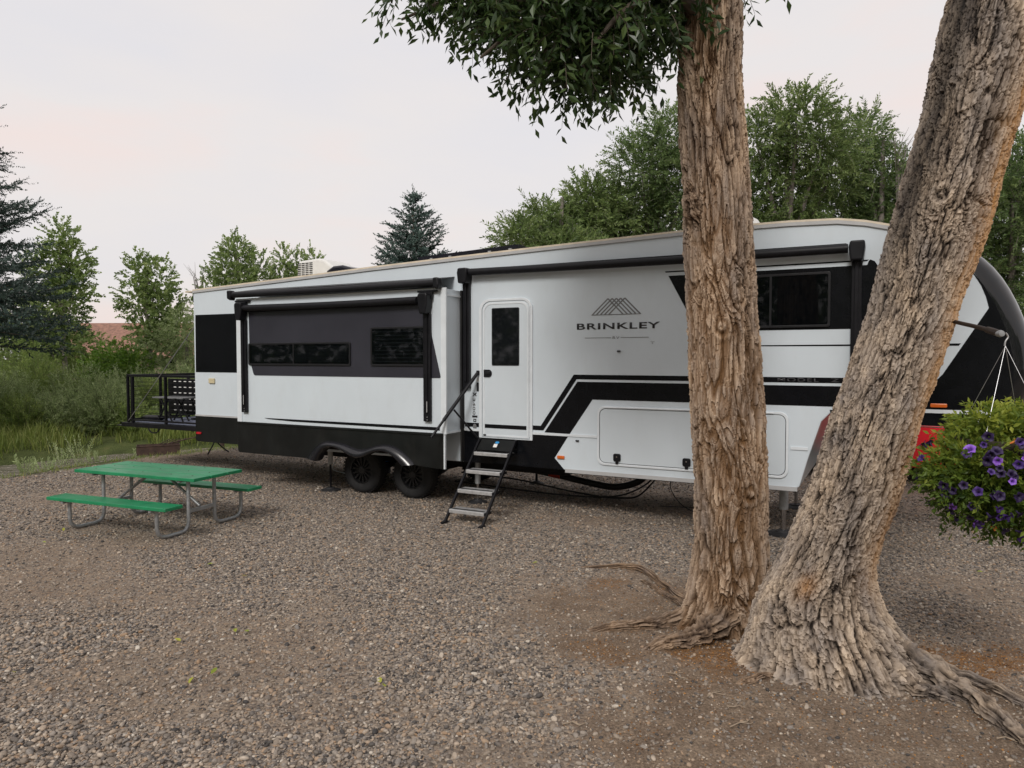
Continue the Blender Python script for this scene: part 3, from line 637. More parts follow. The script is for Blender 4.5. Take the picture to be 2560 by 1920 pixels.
# the model number runs downwards; stretch it to its length on the wall
o_ = [o for o in T.children if o.name.startswith('model_number')][0]
for v in o_.data.vertices: v.co.z = 1.655 - (1.655 - v.co.z) * (.25 / .05)
MB().prism([(2.15, 1.735), (2.175, 1.71), (2.15, 1.685), (2.17, 1.685), (2.19, 1.705), (2.21, 1.685), (2.225, 1.685), (2.205, 1.71), (2.225, 1.735), (2.21, 1.735), (2.19, 1.715), (2.17, 1.735)], -.004, 0).build('emblem', M['ink'], T)
MB().prism(rrect(2.145, 2.235, 1.365, 1.395, .004), -.004, 0).build('sticker', M['ink'], T)
ring(rrect(2.165, 2.215, 1.30, 1.345, .003), rrect(2.178, 2.202, 1.312, 1.333, .003), -.004, 0).build('sticker', M['ink'], T)
MB().prism([(2.19 + .032 * math.cos(a), 1.225 + .047 * math.sin(a)) for a in np.linspace(0, 6.28, 24)[:-1]], -.006, 0).build('sticker', M['logo'], T)
MB().prism(rrect(2.225, 2.265, 1.90, 1.965, .003), -.004, 0).build('sticker', M['paper'], T); MB().prism(rrect(2.222, 2.268, 1.755, 1.885, .003), -.004, 0).build('sticker', M['ink'], T)
lb = MB(); lb.span(4.865, 4.92, -.0035, 0, 2.462, 2.465); lb.span(4.885, 4.90, -.0035, 0, 2.44, 2.45); lb.build('sticker', M['logo'], T)
for x, z in ((4.435, 2.341), (5.374, 2.342), (3.841, 1.108)): MB().prism(rrect(x - .025, x + .025, z - .011, z + .011, .010), -.022, 0).build('speaker_light', M['ink'], T, bevel=.004)
def lamp(x0, x1, z0, z1, mat):
    MB().prism(rrect(x0, x1, z0, z1, .012), -.026, 0).build('marker_light', M[mat], T, bevel=.008)
lamp(3.54, 3.65, .842, .886, 'orange'); lamp(8.03, 8.19, 1.708, 1.752, 'orange'); lamp(-3.95, -3.82, .812, .853, 'redlens')
MB().prism(rrect(-3.58, -3.425, 1.778, 1.873, .01), -.03, 0).build('outlet_cover', M['almond'], T, bevel=.01)
# ---- entry steps
ST = bpy.data.objects.new('entry_steps', None); ST.empty_display_size = .1; link(ST, T)
for x in (2.315, 2.905):
    MB().add(*(lambda P: (P, [(0, 1, 2, 3), (7, 6, 5, 4), (0, 4, 5, 1), (1, 5, 6, 2), (2, 6, 7, 3), (3, 7, 4, 0)]))([(x - .012, -.03, 1.07), (x - .012, -.09, 1.07), (x - .012, -1.03, .03), (x - .012, -.97, .03), (x + .018, -.03, 1.07), (x + .018, -.09, 1.07), (x + .018, -1.03, .03), (x + .018, -.97, .03)])).build('stringer', M['blackmetal'], ST, bevel=.005)
    MB().box((x, -1.02, .018), (.05, .13, .03)).build('step_foot', M['blackmetal'], ST, bevel=.006)
for (d, z) in ((.28, .895), (.50, .665), (.72, .425), (.94, .185)):
    MB().span(2.335, 2.885, -d, -d + .21, z - .05, z).build('tread', M['alu'], ST, bevel=.006)
    MB().span(2.36, 2.86, -d + .045, -d + .085, z - .002, z + .004).build('grip_strip', M['ink'], ST)
    MB().span(2.886, 2.90, -d + .01, -d + .19, z - .045, z - .01).build('tread_bracket', M['blackmetal'], ST); MB().span(2.323, 2.334, -d + .01, -d + .19, z - .045, z - .01).build('tread_bracket', M['blackmetal'], ST)
MB().add(*(lambda P: (P, [(0, 1, 3, 2), (4, 6, 7, 5), (0, 4, 5, 1), (2, 3, 7, 6), (0, 2, 6, 4), (1, 5, 7, 3)]))([(2.34, -.05, 1.06), (2.34, -.20, .92), (2.34, -.04, 1.05), (2.34, -.19, .91), (2.88, -.05, 1.06), (2.88, -.20, .92), (2.88, -.04, 1.05), (2.88, -.19, .91)])).build('step_kick_plate', M['skirt'], ST)
MB().box((2.62, -.145, .985), (.06, .004, .06), (R(-43), 0, 0)).build('step_sticker', M['paper'], ST)
e2 = MB().lathe([(0, -.002), (.034, -.002), (.034, .002), (0, .002)], (0, 0, 0), 'z', 20).build('step_badge', M['blue'], ST); e2.location = (2.63, -.105, 1.025); e2.rotation_euler = (R(47), 0, 0); e2.scale = (1, .6, 1)
# folding grab rail beside the door, swung out
MB().tube([(2.27, -.05, 2.03), (2.0, -.55, 1.36)], .026, 12).tube([(2.0, -.55, 1.36), (1.90, -.72, 1.12)], .019, 12).build('grab_rail', M['blackmetal'], T, smooth=True)
MB().tube([(2.08, -.40, 1.50), (2.27, -.06, 1.07)], .014, 10).build('grab_rail_strut', M['blackmetal'], T, smooth=True)
MB().box((2.265, -.02, 2.03), (.05, .05, .07)).build('grab_rail_bracket', M['blackmetal'], T, bevel=.006)
# ---- roof equipment
AC = bpy.data.objects.new('air_conditioner', None); AC.empty_display_size = .1; link(AC, T)
MB().prism([(-2.08, 3.68), (-2.06, 3.98), (-2.02, 4.035), (-1.55, 4.06), (-1.40, 4.02), (-1.26, 3.93), (-1.12, 3.84), (-1.05, 3.70)], .72, 1.42).build('ac_shroud', M['acwhite'], AC, bevel=.045, seg=3)
gr = MB()
for i in range(7):
    for j in range(4): gr.span(-2.04 + j * .095, -1.965 + j * .095, .714, .73, 3.77 + i * .034, 3.787 + i * .034)
for i in range(7):
    for j in range(5): gr.span(-2.086, -2.05, .78 + j * .115, .87 + j * .115, 3.77 + i * .034, 3.787 + i * .034)
tag(gr.build('ac_grille', M['ink'], AC), kind='stuff')
MB().span(-2.05, -1.1, .76, 1.38, 3.60, 3.69).build('ac_base', M['under'], AC)
MB().prism([(-1.25, 3.66), (-1.2, 3.80), (-1.05, 3.87), (-.85, 3.875), (-.68, 3.83), (-.60, 3.68)], .55, 1.1).build('roof_vent_lid', M['solar'], T, bevel=.04, seg=3)
MB().prism([(1.02, 3.785), (2.80, 3.858), (2.80, 3.915), (1.02, 3.842)], .22, 1.25).build('solar_panel', M['solar'], T)
for x in (1.25, 1.6, 2.3, 2.65): MB().span(x, x + .05, .20, .24, 3.74 + (x - 1) * .037, 3.80 + (x - 1) * .037).build('solar_foot', M['steel'], T)
MB().lathe([(0, .34), (.16, .32), (.28, .25), (.345, .14), (.36, .0)], (5.75, 1.0, 3.86), 'z', 32).build('satellite_dome', M['acwhite'], T, smooth=True)
# ---- rear patio deck
DK = bpy.data.objects.new('patio_deck', None); DK.empty_display_size = .1; link(DK, T)
MB().span(-6.40, -4.02, .10, 2.40, .84, .925).build('deck_ramp', M['blackmetal'], DK, bevel=.006)
MB().span(-6.56, -6.40, .10, 2.40, .845, .865).build('ramp_flap', M['blackmetal'], DK)
MB().span(-6.2, -4.05, .25, 2.3, .925, .935).build('deck_mat', M['mat'], DK)
def rail(pts, posts, nm='railing'):
    (xa, ya), (xb, yb) = pts; f = lambda t: (xa + (xb - xa) * t, ya + (yb - ya) * t)
    for z, h in ((1.89, .05), (.985, .035)):
        a, b2 = f(0), f(1); MB().span(min(a[0], b2[0]) - .02, max(a[0], b2[0]) + .02, min(a[1], b2[1]) - .02, max(a[1], b2[1]) + .02, z - h / 2, z + h / 2).build('rail_bar', M['blackmetal'], DK, bevel=.004)
    for t in posts:
        a = f(t); MB().span(a[0] - .022, a[0] + .022, a[1] - .024, a[1] + .024, .93, 1.865).build('rail_post', M['blackmetal'], DK, bevel=.004)
    for k in range(9):
        z = 1.06 + k * .087; a, b2 = f(0), f(1); MB().tube([(a[0], a[1], z), (b2[0], b2[1], z)], .0036, 6).build('rail_cable', M['blackmetal'], DK)
rail(((-6.22, .14), (-4.05, .14)), (0, .07, .545, .98)); rail(((-6.24, .20), (-6.24, 2.3)), (.02, .33, .66, .98)); rail(((-6.18, 2.34), (-4.05, 2.34)), (.02, .5, .98))
for y in (.10, 2.42): MB().tube([(-6.16, y, .97), (-4.02, y, 2.93)], .007, 6).build('deck_cable', M['wire'], DK)
MB().tube([(-4.13, .24, .94), (-4.13, .24, 1.20)], .028, 10).tube([(-4.13, .24, 1.2), (-4.12, .24, 1.62)], .01, 8).build('deck_strut', M['blackmetal'], DK)
MB().tube([(-5.35 + .16 * math.cos(a), .09, .84 - .09 * math.sin(a)) for a in np.linspace(0, math.pi, 9)], .014, 8).build('ramp_handle', M['blackmetal'], DK)
# hoses and cords under the belly
MB().tube(crv([(1.9, 1.6, .50), (2.3, 1.7, .36), (2.75, 1.72, .30), (3.3, 1.8, .20), (3.75, 1.85, .16), (4.15, 1.85, .30), (4.3, 1.85, .55)]), .055, 12).build('sewer_hose', M['hose'], T, smooth=True)
MB().tube([(2.62, 1.71, .322), (2.82, 1.725, .292)], .062, 14).build('hose_coupling', M['redtape'], T, smooth=True)
MB().tube(crv([(1.2, 1.2, .30), (2.2, 1.4, .22), (3.0, 1.5, .10), (3.6, 1.6, .03), (3.9, 1.65, .03), (4.2, 1.6, .10), (4.5, 1.5, .40), (4.6, 1.5, .6)]), .014, 8).tube(crv([(1.2, 1.0, .18), (2.2, 1.2, .10), (3.1, 1.35, .05), (3.9, 1.4, .10), (4.4, 1.4, .34), (4.55, 1.4, .6)]), .013, 8).build('power_cord', M['hose'], T)
MB().tube(crv([(4.95, .9, .66), (4.9, .9, .40), (5.05, 1.0, .14), (5.3, 1.1, .03), (5.6, 1.3, .03), (5.2, 1.5, .02), (4.6, 1.4, .015)]), .006, 6).build('thin_cord', M['hose'], T)

# ------------------------------------------------------------------ things around the pad
def TL(u, y, z=0.):
    """trailer-local to world"""
    c, s = math.cos(R(-28)), math.sin(R(-28)); return (TR[0] + u * c - y * s, TR[1] + u * s + y * c, z)
# picnic table
PT = thing('picnic_table', 'green painted wooden picnic table with two benches on bent steel tube legs', 'picnic table', (-4.80, 9.58, 0), R(-21.5))
for y in (-.285, 0, .285): MB().box((0, y, .722), (2.12, .264, .042)).build('table_plank', M['green'], PT, bevel=.006)
for y in (-.70, .70): MB().box((0, y, .425), (2.06, .27, .042)).build('bench_plank', M['green'], PT, bevel=.006)
for x in (-.76, .76):
    for s in (-1, 1):
        P = [(x, s * .22, .70), (x, s * .22, .16), (x, s * .235, .09), (x, s * .28, .04), (x, s * .35, .025), (x, s * .58, .025), (x, s * .65, .04), (x, s * .70, .09), (x, s * .715, .16), (x, s * .715, .395)]
        MB().tube(P, .024, 14).build('leg', M['steel'], PT, smooth=True)
        MB().prism([(x - .02, .0), (x + .02, .0), (x + .02, .03), (x - .02, .03)], s * .60, s * .82).build('bench_cleat', M['steel'], PT).location = (0, 0, .372)
    MB().span(x - .02, x + .02, -.38, .38, .668, .70).build('table_cleat', M['steel'], PT)
    MB().span(x - .02, x + .02, -.22, .22, .255, .295).build('cross_bar', M['steel'], PT)
    MB().tube([(x * .96, 0, .30), (x * .14, 0, .70)], .019, 10).build('brace', M['steel'], PT, smooth=True)
for y in (-.285, 0, .285):
    for x in (-.86, -.5, .0, .5, .86): MB().lathe([(0, .004), (.009, .003), (.011, 0)], (x, y + .04, .743), 'z', 10).build('bolt', M['rust'], PT)
# fire ring box at the pad's edge
FP = thing('fire_pit', 'low rusty steel fire pit with a hinged grate beside the creek', 'fire pit', (-8.50, 17.0, 0), R(27))
for (a, b_, c, d) in ((-.45, .45, -.22, -.205), (-.45, .45, .205, .22), (-.465, -.45, -.22, .22), (.45, .465, -.22, .22)): MB().span(a, b_, c, d, -.05, .17).build('side_plate', M['rust'], FP)
MB().span(-.47, .47, -.232, -.20, .155, .175).build('rim_flange', M['rust'], FP)
for k in range(5): MB().tube([(.0 + k * .09, -.20, .19), (.25 + k * .09, .21, .27)], .009, 6).build('grate_bar', M['rust'], FP)
MB().tube([(.20, -.16, .20), (.85, .05, .31), (1.08, .07, .42)], .013, 8).build('grate_handle', M['rust'], FP, smooth=True)
# tripod stand under the far corner of the deck, post behind
q = TL(-6.42, 2.42)
SD = thing('tripod_stand', 'dark steel tripod stand propping the rear deck behind the trailer corner', 'stand', (q[0], q[1], float(gh(q[0], q[1])[0])))
MB().tube([(0, 0, .28), (0, 0, .845)], .022, 10).build('post', M['blackmetal'], SD, smooth=True)
for a in (20, 140, 260): MB().tube([(0, 0, .30), (.17 * math.cos(R(a)), .17 * math.sin(R(a)), .12), (.30 * math.cos(R(a)), .30 * math.sin(R(a)), .012)], .016, 8).build('leg', M['blackmetal'], SD, smooth=True)
MB().box((0, 0, .838), (.12, .12, .012)).build('top_plate', M['blackmetal'], SD)
q = (-7.25, 17.7); PO = MB().tube([(0, 0, -.1), (0, .01, .42), (.01, .01, .70)], [.05, .048, .045], 10).build('wooden_post', M['rust'], None, smooth=True); PO.location = (q[0], q[1], float(gh(*q)[0]))
tag(PO, 'short weathered brown post standing behind the trailer rear', 'post')
# blue lidded bucket beyond the wheels
q = TL(-1.04, 1.95)
BK = thing('bucket', 'black bucket with a blue rim on the gravel behind the leg', 'bucket', (q[0], q[1], 0))
MB().lathe([(0, .01), (.11, .01), (.135, .24), (.13, .24), (.12, .03), (0, .03)], (0, 0, .0), 'z', 24).build('pail', M['concrete'], BK, smooth=True)
MB().lathe([(.128, .235), (.15, .235), (.152, .31), (.146, .34), (.0, .345)], (0, 0, 0), 'z', 24).build('lid', M['blue'], BK, smooth=True)
MB().tube(crv([TL(-1.75, 1.6, .40), TL(-1.9, 1.55, .25), TL(-1.95, 1.5, .08), TL(-1.6, 1.45, .03), TL(-1.1, 1.3, .02), TL(-.6, 1.3, .02)]), .008, 6).build('white_cord', M['trimwhite'], None)
tag([o for o in col.objects if o.name == 'white_cord'][0], 'thin white cord drooping to the gravel behind the black leg', 'cord')
# on the deck: folding table, slotted panel
q = TL(-5.33, .62, .936)
FT = thing('folding_table', 'small dark folding table with crossed legs on the trailer rear deck', 'table', q, R(-28))
MB().box((0, 0, .50), (.95, .48, .028)).build('table_top', M['logo'], FT, bevel=.006)
for y in (-.19, .19):
    MB().tube([(-.38, y, .0), (-.02, y, .48)], .018, 8).build('leg', M['blackmetal'], FT); MB().tube([(.10, y, .0), (-.26, y, .48)], .018, 8).build('leg', M['blackmetal'], FT)
    MB().tube([(.40, y + .02, .0), (.16, y + .02, .48)], .018, 8).build('leg', M['blackmetal'], FT)
MB().span(-.35, .38, -.20, -.17, .10, .13).build('stretcher', M['blackmetal'], FT)
q = TL(-5.93, 1.22, .936)
SP = thing('slotted_panel', 'black upright panel with rows of pale slots behind the folding table', 'panel', q, R(-28))
MB().span(-.5, .5, -.01, .02, .09, .86).build('board', M['blackmetal'], SP, bevel=.008)
for i in range(6):
    for j in range(5): MB().span(-.30 + j * .165, -.22 + j * .165, -.014, -.009, .17 + i * .125, .188 + i * .125).build('slot', M['paper'], SP)
for x in (-.46, .46): MB().span(x - .025, x + .025, -.16, .18, 0, .03).span(x - .02, x + .02, -.01, .02, .03, .1).build('foot', M['blackmetal'], SP)
q = TL(-6.0, .55, .936)
GB = MB().lathe([(0, 0), (.13, 0), (.19, .05), (.20, .10), (.13, .14), (0, .15)], (0, 0, 0), 'z', 20).build('dark_bag', M['blackfab'], None, smooth=True); GB.location = q; GB.scale = (1.6, .8, .8); GB.rotation_euler = (0, 0, R(-28)); tag(GB, 'slumped dark bag lying at the outer end of the deck', 'bag')
# red car beyond the nose
cx_, cy_ = 5.9, 13.3; ca = math.atan2(-.53, .85)
CAR = thing('parked_car', 'red parked car beyond the trailer nose, mostly hidden by the leaning trunk', 'car', (cx_, cy_, 0), ca)
side = [(-.95, .42), (-.98, .62), (-.95, .98), (-.82, 1.06), (.2, 1.10), (2.3, 1.06), (3.3, .98), (3.72, .84), (3.80, .62), (3.76, .40), (3.34, .33)]
def arc(xc, n=9, r=.40): return [(xc + r * math.cos(a), .33 + r * math.sin(a)) for a in np.linspace(0, math.pi, n)]
body = side + arc(2.88)[0:] + [(2.44, .27)] + arc(0)[0:] + [(-.44, .33)]
MB().prism(body, .0, 1.82).build('body', M['paintred'], CAR, bevel=.06, seg=3)
MB().prism([(-.80, 1.04), (-.55, 1.52), (-.30, 1.60), (1.1, 1.62), (1.5, 1.55), (2.35, 1.05)], .12, 1.70).build('cabin', M['paintred'], CAR, bevel=.05, seg=3)
for x0_, x1_, t0, t1 in ((-.62, .25, -.42, .25), (.33, 1.05, .33, 1.05), (1.13, 2.1, 1.13, 1.45)):
    MB().prism([(x0_, 1.09), (x1_, 1.09), (t1, 1.50), (t0, 1.50)], .10, .125).build('side_window', M['glass'], CAR)
MB().span(-.75, 2.2, -.006, .01, 1.035, 1.05).build('chrome_strip', M['chrome'], CAR)
MB().span(-.985, -.93, .06, .40, .72, .92).build('tail_lamp', M['redlens'], CAR, bevel=.02); MB().span(-.985, -.93, 1.42, 1.76, .72, .92).build('tail_lamp', M['redlens'], CAR, bevel=.02)
MB().span(3.60, 3.77, .08, .4, .62, .76).build('headlight', M['chrome'], CAR, bevel=.02)
for x in (.22, 1.10): MB().span(x, x + .18, -.02, .01, .90, .93).build('door_handle', M['paintred'], CAR, bevel=.008)
MB().span(-.7, 3.4, .15, 1.67, .2, .36).build('underbody', M['under'], CAR)
for x in (0, 2.88): wheel(CAR, x, .13, .33, .33, .22, -1, .20, 5); wheel(CAR, x, 1.69, .33, .33, .22, 1, .20, 5)

# ------------------------------------------------------------------ big trunks with modelled bark
def barkmat(name, deep, mid, ridge, warm, dark=(.02, .018, .017)):  # deep: brown groove bark, with fissure shade put into the colour
    m, nt, b = nodes_of(name); N = nt.nodes.new; L = nt.links.new
    def at(n): a = N('ShaderNodeAttribute'); a.attribute_name = n; return a.outputs['Fac']
    tc = N('ShaderNodeTexCoord'); mp = N('ShaderNodeMapping'); mp.inputs['Scale'].default_value = (1, 1, .22); L(tc.outputs['Object'], mp.inputs['Vector'])
    nz = N('ShaderNodeTexNoise'); nz.inputs['Scale'].default_value = 55; nz.inputs['Detail'].default_value = 6; nz.inputs['Roughness'].default_value = .7; L(mp.outputs['Vector'], nz.inputs['Vector'])
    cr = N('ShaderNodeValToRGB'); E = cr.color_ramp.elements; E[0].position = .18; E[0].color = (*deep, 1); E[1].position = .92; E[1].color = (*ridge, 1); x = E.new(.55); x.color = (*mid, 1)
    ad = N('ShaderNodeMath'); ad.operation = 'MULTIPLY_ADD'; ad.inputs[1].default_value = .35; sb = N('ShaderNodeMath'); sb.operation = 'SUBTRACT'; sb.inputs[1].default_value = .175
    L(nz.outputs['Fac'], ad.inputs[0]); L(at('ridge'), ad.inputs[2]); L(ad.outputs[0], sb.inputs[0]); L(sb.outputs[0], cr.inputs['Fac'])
    def mix(f, a, c):
        mm = N('ShaderNodeMix'); mm.data_type = 'RGBA'; L(f, mm.inputs['Factor']); L(a, mm.inputs['A']); mm.inputs['B'].default_value = (*c, 1); return mm.outputs['Result']
    nl = N('ShaderNodeTexNoise'); nl.inputs['Scale'].default_value = 3.2; nl.inputs['Detail'].default_value = 5; nl.inputs['Roughness'].default_value = .65; mp2 = N('ShaderNodeMapping'); mp2.inputs['Scale'].default_value = (1.6, 1.6, .5); L(tc.outputs['Object'], mp2.inputs['Vector']); L(mp2.outputs['Vector'], nl.inputs['Vector'])
    rl_ = N('ShaderNodeValToRGB'); q = rl_.color_ramp.elements; q[0].position = .34; q[0].color = (.62, .62, .66, 1); q[1].position = .66; q[1].color = (1.22, 1.12, 1.0, 1); L(nl.outputs['Fac'], rl_.inputs['Fac'])
    ml = N('ShaderNodeMix'); ml.data_type = 'RGBA'; ml.blend_type = 'MULTIPLY'; ml.inputs['Factor'].default_value = 1; L(cr.outputs['Color'], ml.inputs['A']); L(rl_.outputs['Color'], ml.inputs['B'])
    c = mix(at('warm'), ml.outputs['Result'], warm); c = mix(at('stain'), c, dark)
    L(c, b.inputs['Base Color']); b.inputs['Roughness'].default_value = .9; b.inputs['Specular IOR Level'].default_value = .2
    bp = N('ShaderNodeBump'); bp.inputs['Strength'].default_value = .6; bp.inputs['Distance'].default_value = .012; L(nz.outputs['Fac'], bp.inputs['Height']); L(bp.outputs['Normal'], b.inputs['Normal'])
    return m
def interp(keys, z):
    k = np.array(keys); return [np.interp(z, k[:, 0], k[:, j]) for j in range(1, k.shape[1])]
def smooth1(a, n):
    k = np.ones(n) / n; p = np.pad(a, (n // 2, n // 2), mode='edge'); return np.convolve(p, k, mode='valid')[:len(a)]
def trunk(name, keys, nA, nH, style, mat, parent, lobes, lobe_h=.35, lobe_a=.35):
    """keys: (z, x, y, rx, ry) up the axis; rings are horizontal"""
    z = np.linspace(keys[0][0], keys[-1][0], nH); X, Y, RX, RY = [smooth1(a, 41) for a in interp(keys, z)]
    nf_ = int(nA * .74); th = np.concatenate([np.linspace(np.pi * .93, np.pi * 2.07, nf_, endpoint=False), np.linspace(np.pi * 2.07, np.pi * 2.93, nA - nf_, endpoint=False)]) % (2 * np.pi)   # finer on the side that shows
    TH, Z = np.meshgrid(th, z); x_, y_, rx, ry = [np.repeat(a[:, None], nA, 1) for a in (X, Y, RX, RY)]
    t = TH.ravel(); s = Z.ravel(); R0 = .30
    lob = np.zeros(len(t))
    for (ang, w, a) in lobes: lob += a * np.exp(-((np.angle(np.exp(1j * (t - R(ang))))) / R(w)) ** 2)
    fl = lob * np.exp(-np.clip(s, 0, 9) / lobe_h) * lobe_a
    def fissure(q, k, w): return sstep(0, w, np.abs(2 * vnoise(q, k) - 1))
    def flake(q, k, n): a = vnoise(q, k) * n; return a - np.floor(a)
    jit = _hash(np.arange(len(t)), np.arange(len(t)) // 7, np.arange(len(t)) % 13, 3)
    if style == 1:
        tw = t + .28 * s; tw2 = t - .34 * s
        p = np.stack([np.cos(tw) * R0, np.sin(tw) * R0, s], 1); p2 = np.stack([np.cos(tw2) * R0, np.sin(tw2) * R0, s], 1)
        wob = (fbm(p * np.array([3.5, 3.5, 1.6]), 3, 2) - .5)
        c1 = fissure(p * np.array([25, 25, 2.6]) + wob[:, None] * 2.4, 11, .26); c2 = fissure(p2 * np.array([30, 30, 3.6]) + wob[:, None] * 2.0, 21, .24)
        k1 = flake(p * np.array([17, 17, 2.0]) + wob[:, None] * 2.5, 26, 5.); k2 = flake(p2 * np.array([30, 30, 5.0]) + wob[:, None] * 3, 28, 4.); fib = fbm(p * np.array([120, 120, 16]), 2, 31)
        g1, g2 = worley(p * np.array([24, 24, 11.0]) + wob[:, None] * 2, 40); br = sstep(.0, .10, g2 - g1)
        h = .28 * c1 + .20 * c2 + .24 * k1 + .14 * k2 + .08 * fib + .06 * br + .03 * jit
        amp = .074; knots = [(252, 2.50), (283, 1.15), (205, 3.5)]
    else:
        p = np.stack([np.cos(t) * R0, np.sin(t) * R0, s], 1); wob = (fbm(p * np.array([4, 4, 2]), 3, 5) - .5)
        f1, f2 = worley(p * np.array([30, 30, 11.0]) + wob[:, None] * 2.6, 50); plate = sstep(.0, .10, f2 - f1)
        c1 = fissure(p * np.array([22, 22, 1.9]) + wob[:, None] * 3.0, 71, .22); c2 = fissure(p * np.array([46, 46, 9]) + wob[:, None] * 3, 73, .20)
        k1 = flake(p * np.array([20, 20, 5.0]) + wob[:, None] * 3.0, 26, 5.); k2 = flake(p * np.array([40, 40, 16]) + wob[:, None] * 3, 28, 4.)
        h = .17 * plate + .24 * c1 + .12 * c2 + .24 * k1 + .14 * k2 + .06 * fbm(p * np.array([110, 110, 70]), 2, 81) + .03 * jit
        amp = .062; knots = [(235, 3.4)]
    big = (fbm(p * np.array([2.2, 2.2, 1.1]), 3, 91) - .5) * .09
    for t0, z0 in knots:
        dd = np.hypot(np.angle(np.exp(1j * (t - R(t0)))) * .3, (s - z0) * .75); h = h + .28 * np.exp(-(dd / .07) ** 2) * np.cos(dd * 95 + 6 * wob); big = big + .022 * np.exp(-(dd / .10) ** 2)
    grow = 1 + .9 * np.exp(-np.clip(s, 0, 9) / .5)
    disp = big + (h - .5) * amp * grow
    V = np.stack([x_.ravel() + np.cos(t) * (rx.ravel() * (1 + fl) + disp), y_.ravel() + np.sin(t) * (ry.ravel() * (1 + fl) + disp), s], 1)
    i = (np.arange(nH - 1)[:, None] * nA + np.arange(nA)[None, :]); j = np.arange(nH - 1)[:, None] * nA + (np.arange(nA)[None, :] + 1) % nA
    F = np.stack([i, j, j + nA, i + nA], 2).reshape(-1, 4)
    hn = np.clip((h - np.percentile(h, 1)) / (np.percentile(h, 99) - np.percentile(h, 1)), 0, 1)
    if style == 1:
        warm = .55 * sstep(.35, .65, fbm(p * np.array([2.5, 2.5, .7]), 3, 33)) * (1 - hn) + .30 * sstep(300, 340, np.degrees(t)) * (1 - hn); stain = np.zeros(len(t))
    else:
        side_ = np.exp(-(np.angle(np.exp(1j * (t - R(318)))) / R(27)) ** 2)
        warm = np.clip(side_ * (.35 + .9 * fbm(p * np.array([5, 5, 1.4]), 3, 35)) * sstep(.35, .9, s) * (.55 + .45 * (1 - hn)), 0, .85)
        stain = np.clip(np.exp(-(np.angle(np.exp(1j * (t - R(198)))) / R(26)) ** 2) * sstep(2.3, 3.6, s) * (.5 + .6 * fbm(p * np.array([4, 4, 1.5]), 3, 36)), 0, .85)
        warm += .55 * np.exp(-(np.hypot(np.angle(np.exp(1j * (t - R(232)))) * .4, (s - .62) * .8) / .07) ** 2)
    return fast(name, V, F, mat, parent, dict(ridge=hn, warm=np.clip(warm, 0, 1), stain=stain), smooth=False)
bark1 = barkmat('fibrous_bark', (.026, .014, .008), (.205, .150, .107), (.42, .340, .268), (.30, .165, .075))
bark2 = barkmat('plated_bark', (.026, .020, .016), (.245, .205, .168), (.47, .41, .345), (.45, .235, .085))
def root(name, pts, radii, mat, parent, seed=0):
    P = crv(pts, 30); n = len(P); rad = np.interp(np.linspace(0, 1, n), np.linspace(0, 1, len(radii)), radii); nA = 48
    V = []; ridge = []
    for i, p in enumerate(P):
        t = (P[min(i + 1, n - 1)] - P[max(i - 1, 0)]).normalized(); a = t.cross(Vector((0, 0, 1))).normalized(); b_ = a.cross(t); p = p + Vector((0, 0, -.30 * rad[i])) + (a * math.sin(i * .21 + seed) + b_ * .5 * math.sin(i * .33 + seed)) * rad[i] * .10; rw = 1 + .12 * math.sin(i * .5 + seed * 2) * math.sin(i * .17)
        for k in range(nA):
            w = 2 * math.pi * k / nA; V.append(p + (a * math.cos(w) + b_ * math.sin(w) * .7) * rad[i] * rw); ridge.append((math.cos(w) * .1 + seed, math.sin(w) * .1, i / n * 1.5))
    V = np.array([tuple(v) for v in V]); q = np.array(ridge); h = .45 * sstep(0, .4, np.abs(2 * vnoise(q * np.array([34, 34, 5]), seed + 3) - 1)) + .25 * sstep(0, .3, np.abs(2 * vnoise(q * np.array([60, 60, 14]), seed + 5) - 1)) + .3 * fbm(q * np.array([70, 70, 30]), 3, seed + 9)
    cen = np.repeat(V.reshape(n, nA, 3).mean(1), nA, 0); V = cen + (V - cen) * (1 + (h - .6)[:, None] * .85)
    i = (np.arange(n - 1)[:, None] * nA + np.arange(nA)[None, :]); j = np.arange(n - 1)[:, None] * nA + (np.arange(nA)[None, :] + 1) % nA
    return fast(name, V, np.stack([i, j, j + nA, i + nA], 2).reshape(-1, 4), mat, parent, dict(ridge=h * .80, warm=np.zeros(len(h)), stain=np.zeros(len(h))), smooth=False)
T1 = thing('tall_tree', 'tall upright tree with shaggy brown bark and leafy boughs in front of the trailer', 'tree', (0, 0, 0))
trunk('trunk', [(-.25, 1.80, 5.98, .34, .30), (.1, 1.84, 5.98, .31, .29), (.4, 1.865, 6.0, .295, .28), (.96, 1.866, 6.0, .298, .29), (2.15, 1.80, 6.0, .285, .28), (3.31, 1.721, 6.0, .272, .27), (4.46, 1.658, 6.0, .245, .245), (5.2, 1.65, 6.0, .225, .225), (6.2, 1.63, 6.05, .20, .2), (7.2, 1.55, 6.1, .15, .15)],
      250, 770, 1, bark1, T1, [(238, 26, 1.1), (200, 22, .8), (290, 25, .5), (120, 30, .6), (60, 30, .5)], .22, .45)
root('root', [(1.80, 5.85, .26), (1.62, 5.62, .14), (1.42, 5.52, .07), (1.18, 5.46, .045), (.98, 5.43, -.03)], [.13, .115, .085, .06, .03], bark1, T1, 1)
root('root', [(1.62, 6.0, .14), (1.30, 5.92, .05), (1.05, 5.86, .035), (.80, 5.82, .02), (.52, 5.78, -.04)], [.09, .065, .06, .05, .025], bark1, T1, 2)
root('root', [(1.68, 6.2, .10), (1.60, 6.45, .03), (1.50, 6.9, .025), (1.36, 7.45, .035), (1.05, 7.55, .02), (.62, 7.6, -.03)], [.06, .035, .035, .04, .035, .02], bark1, T1, 3)
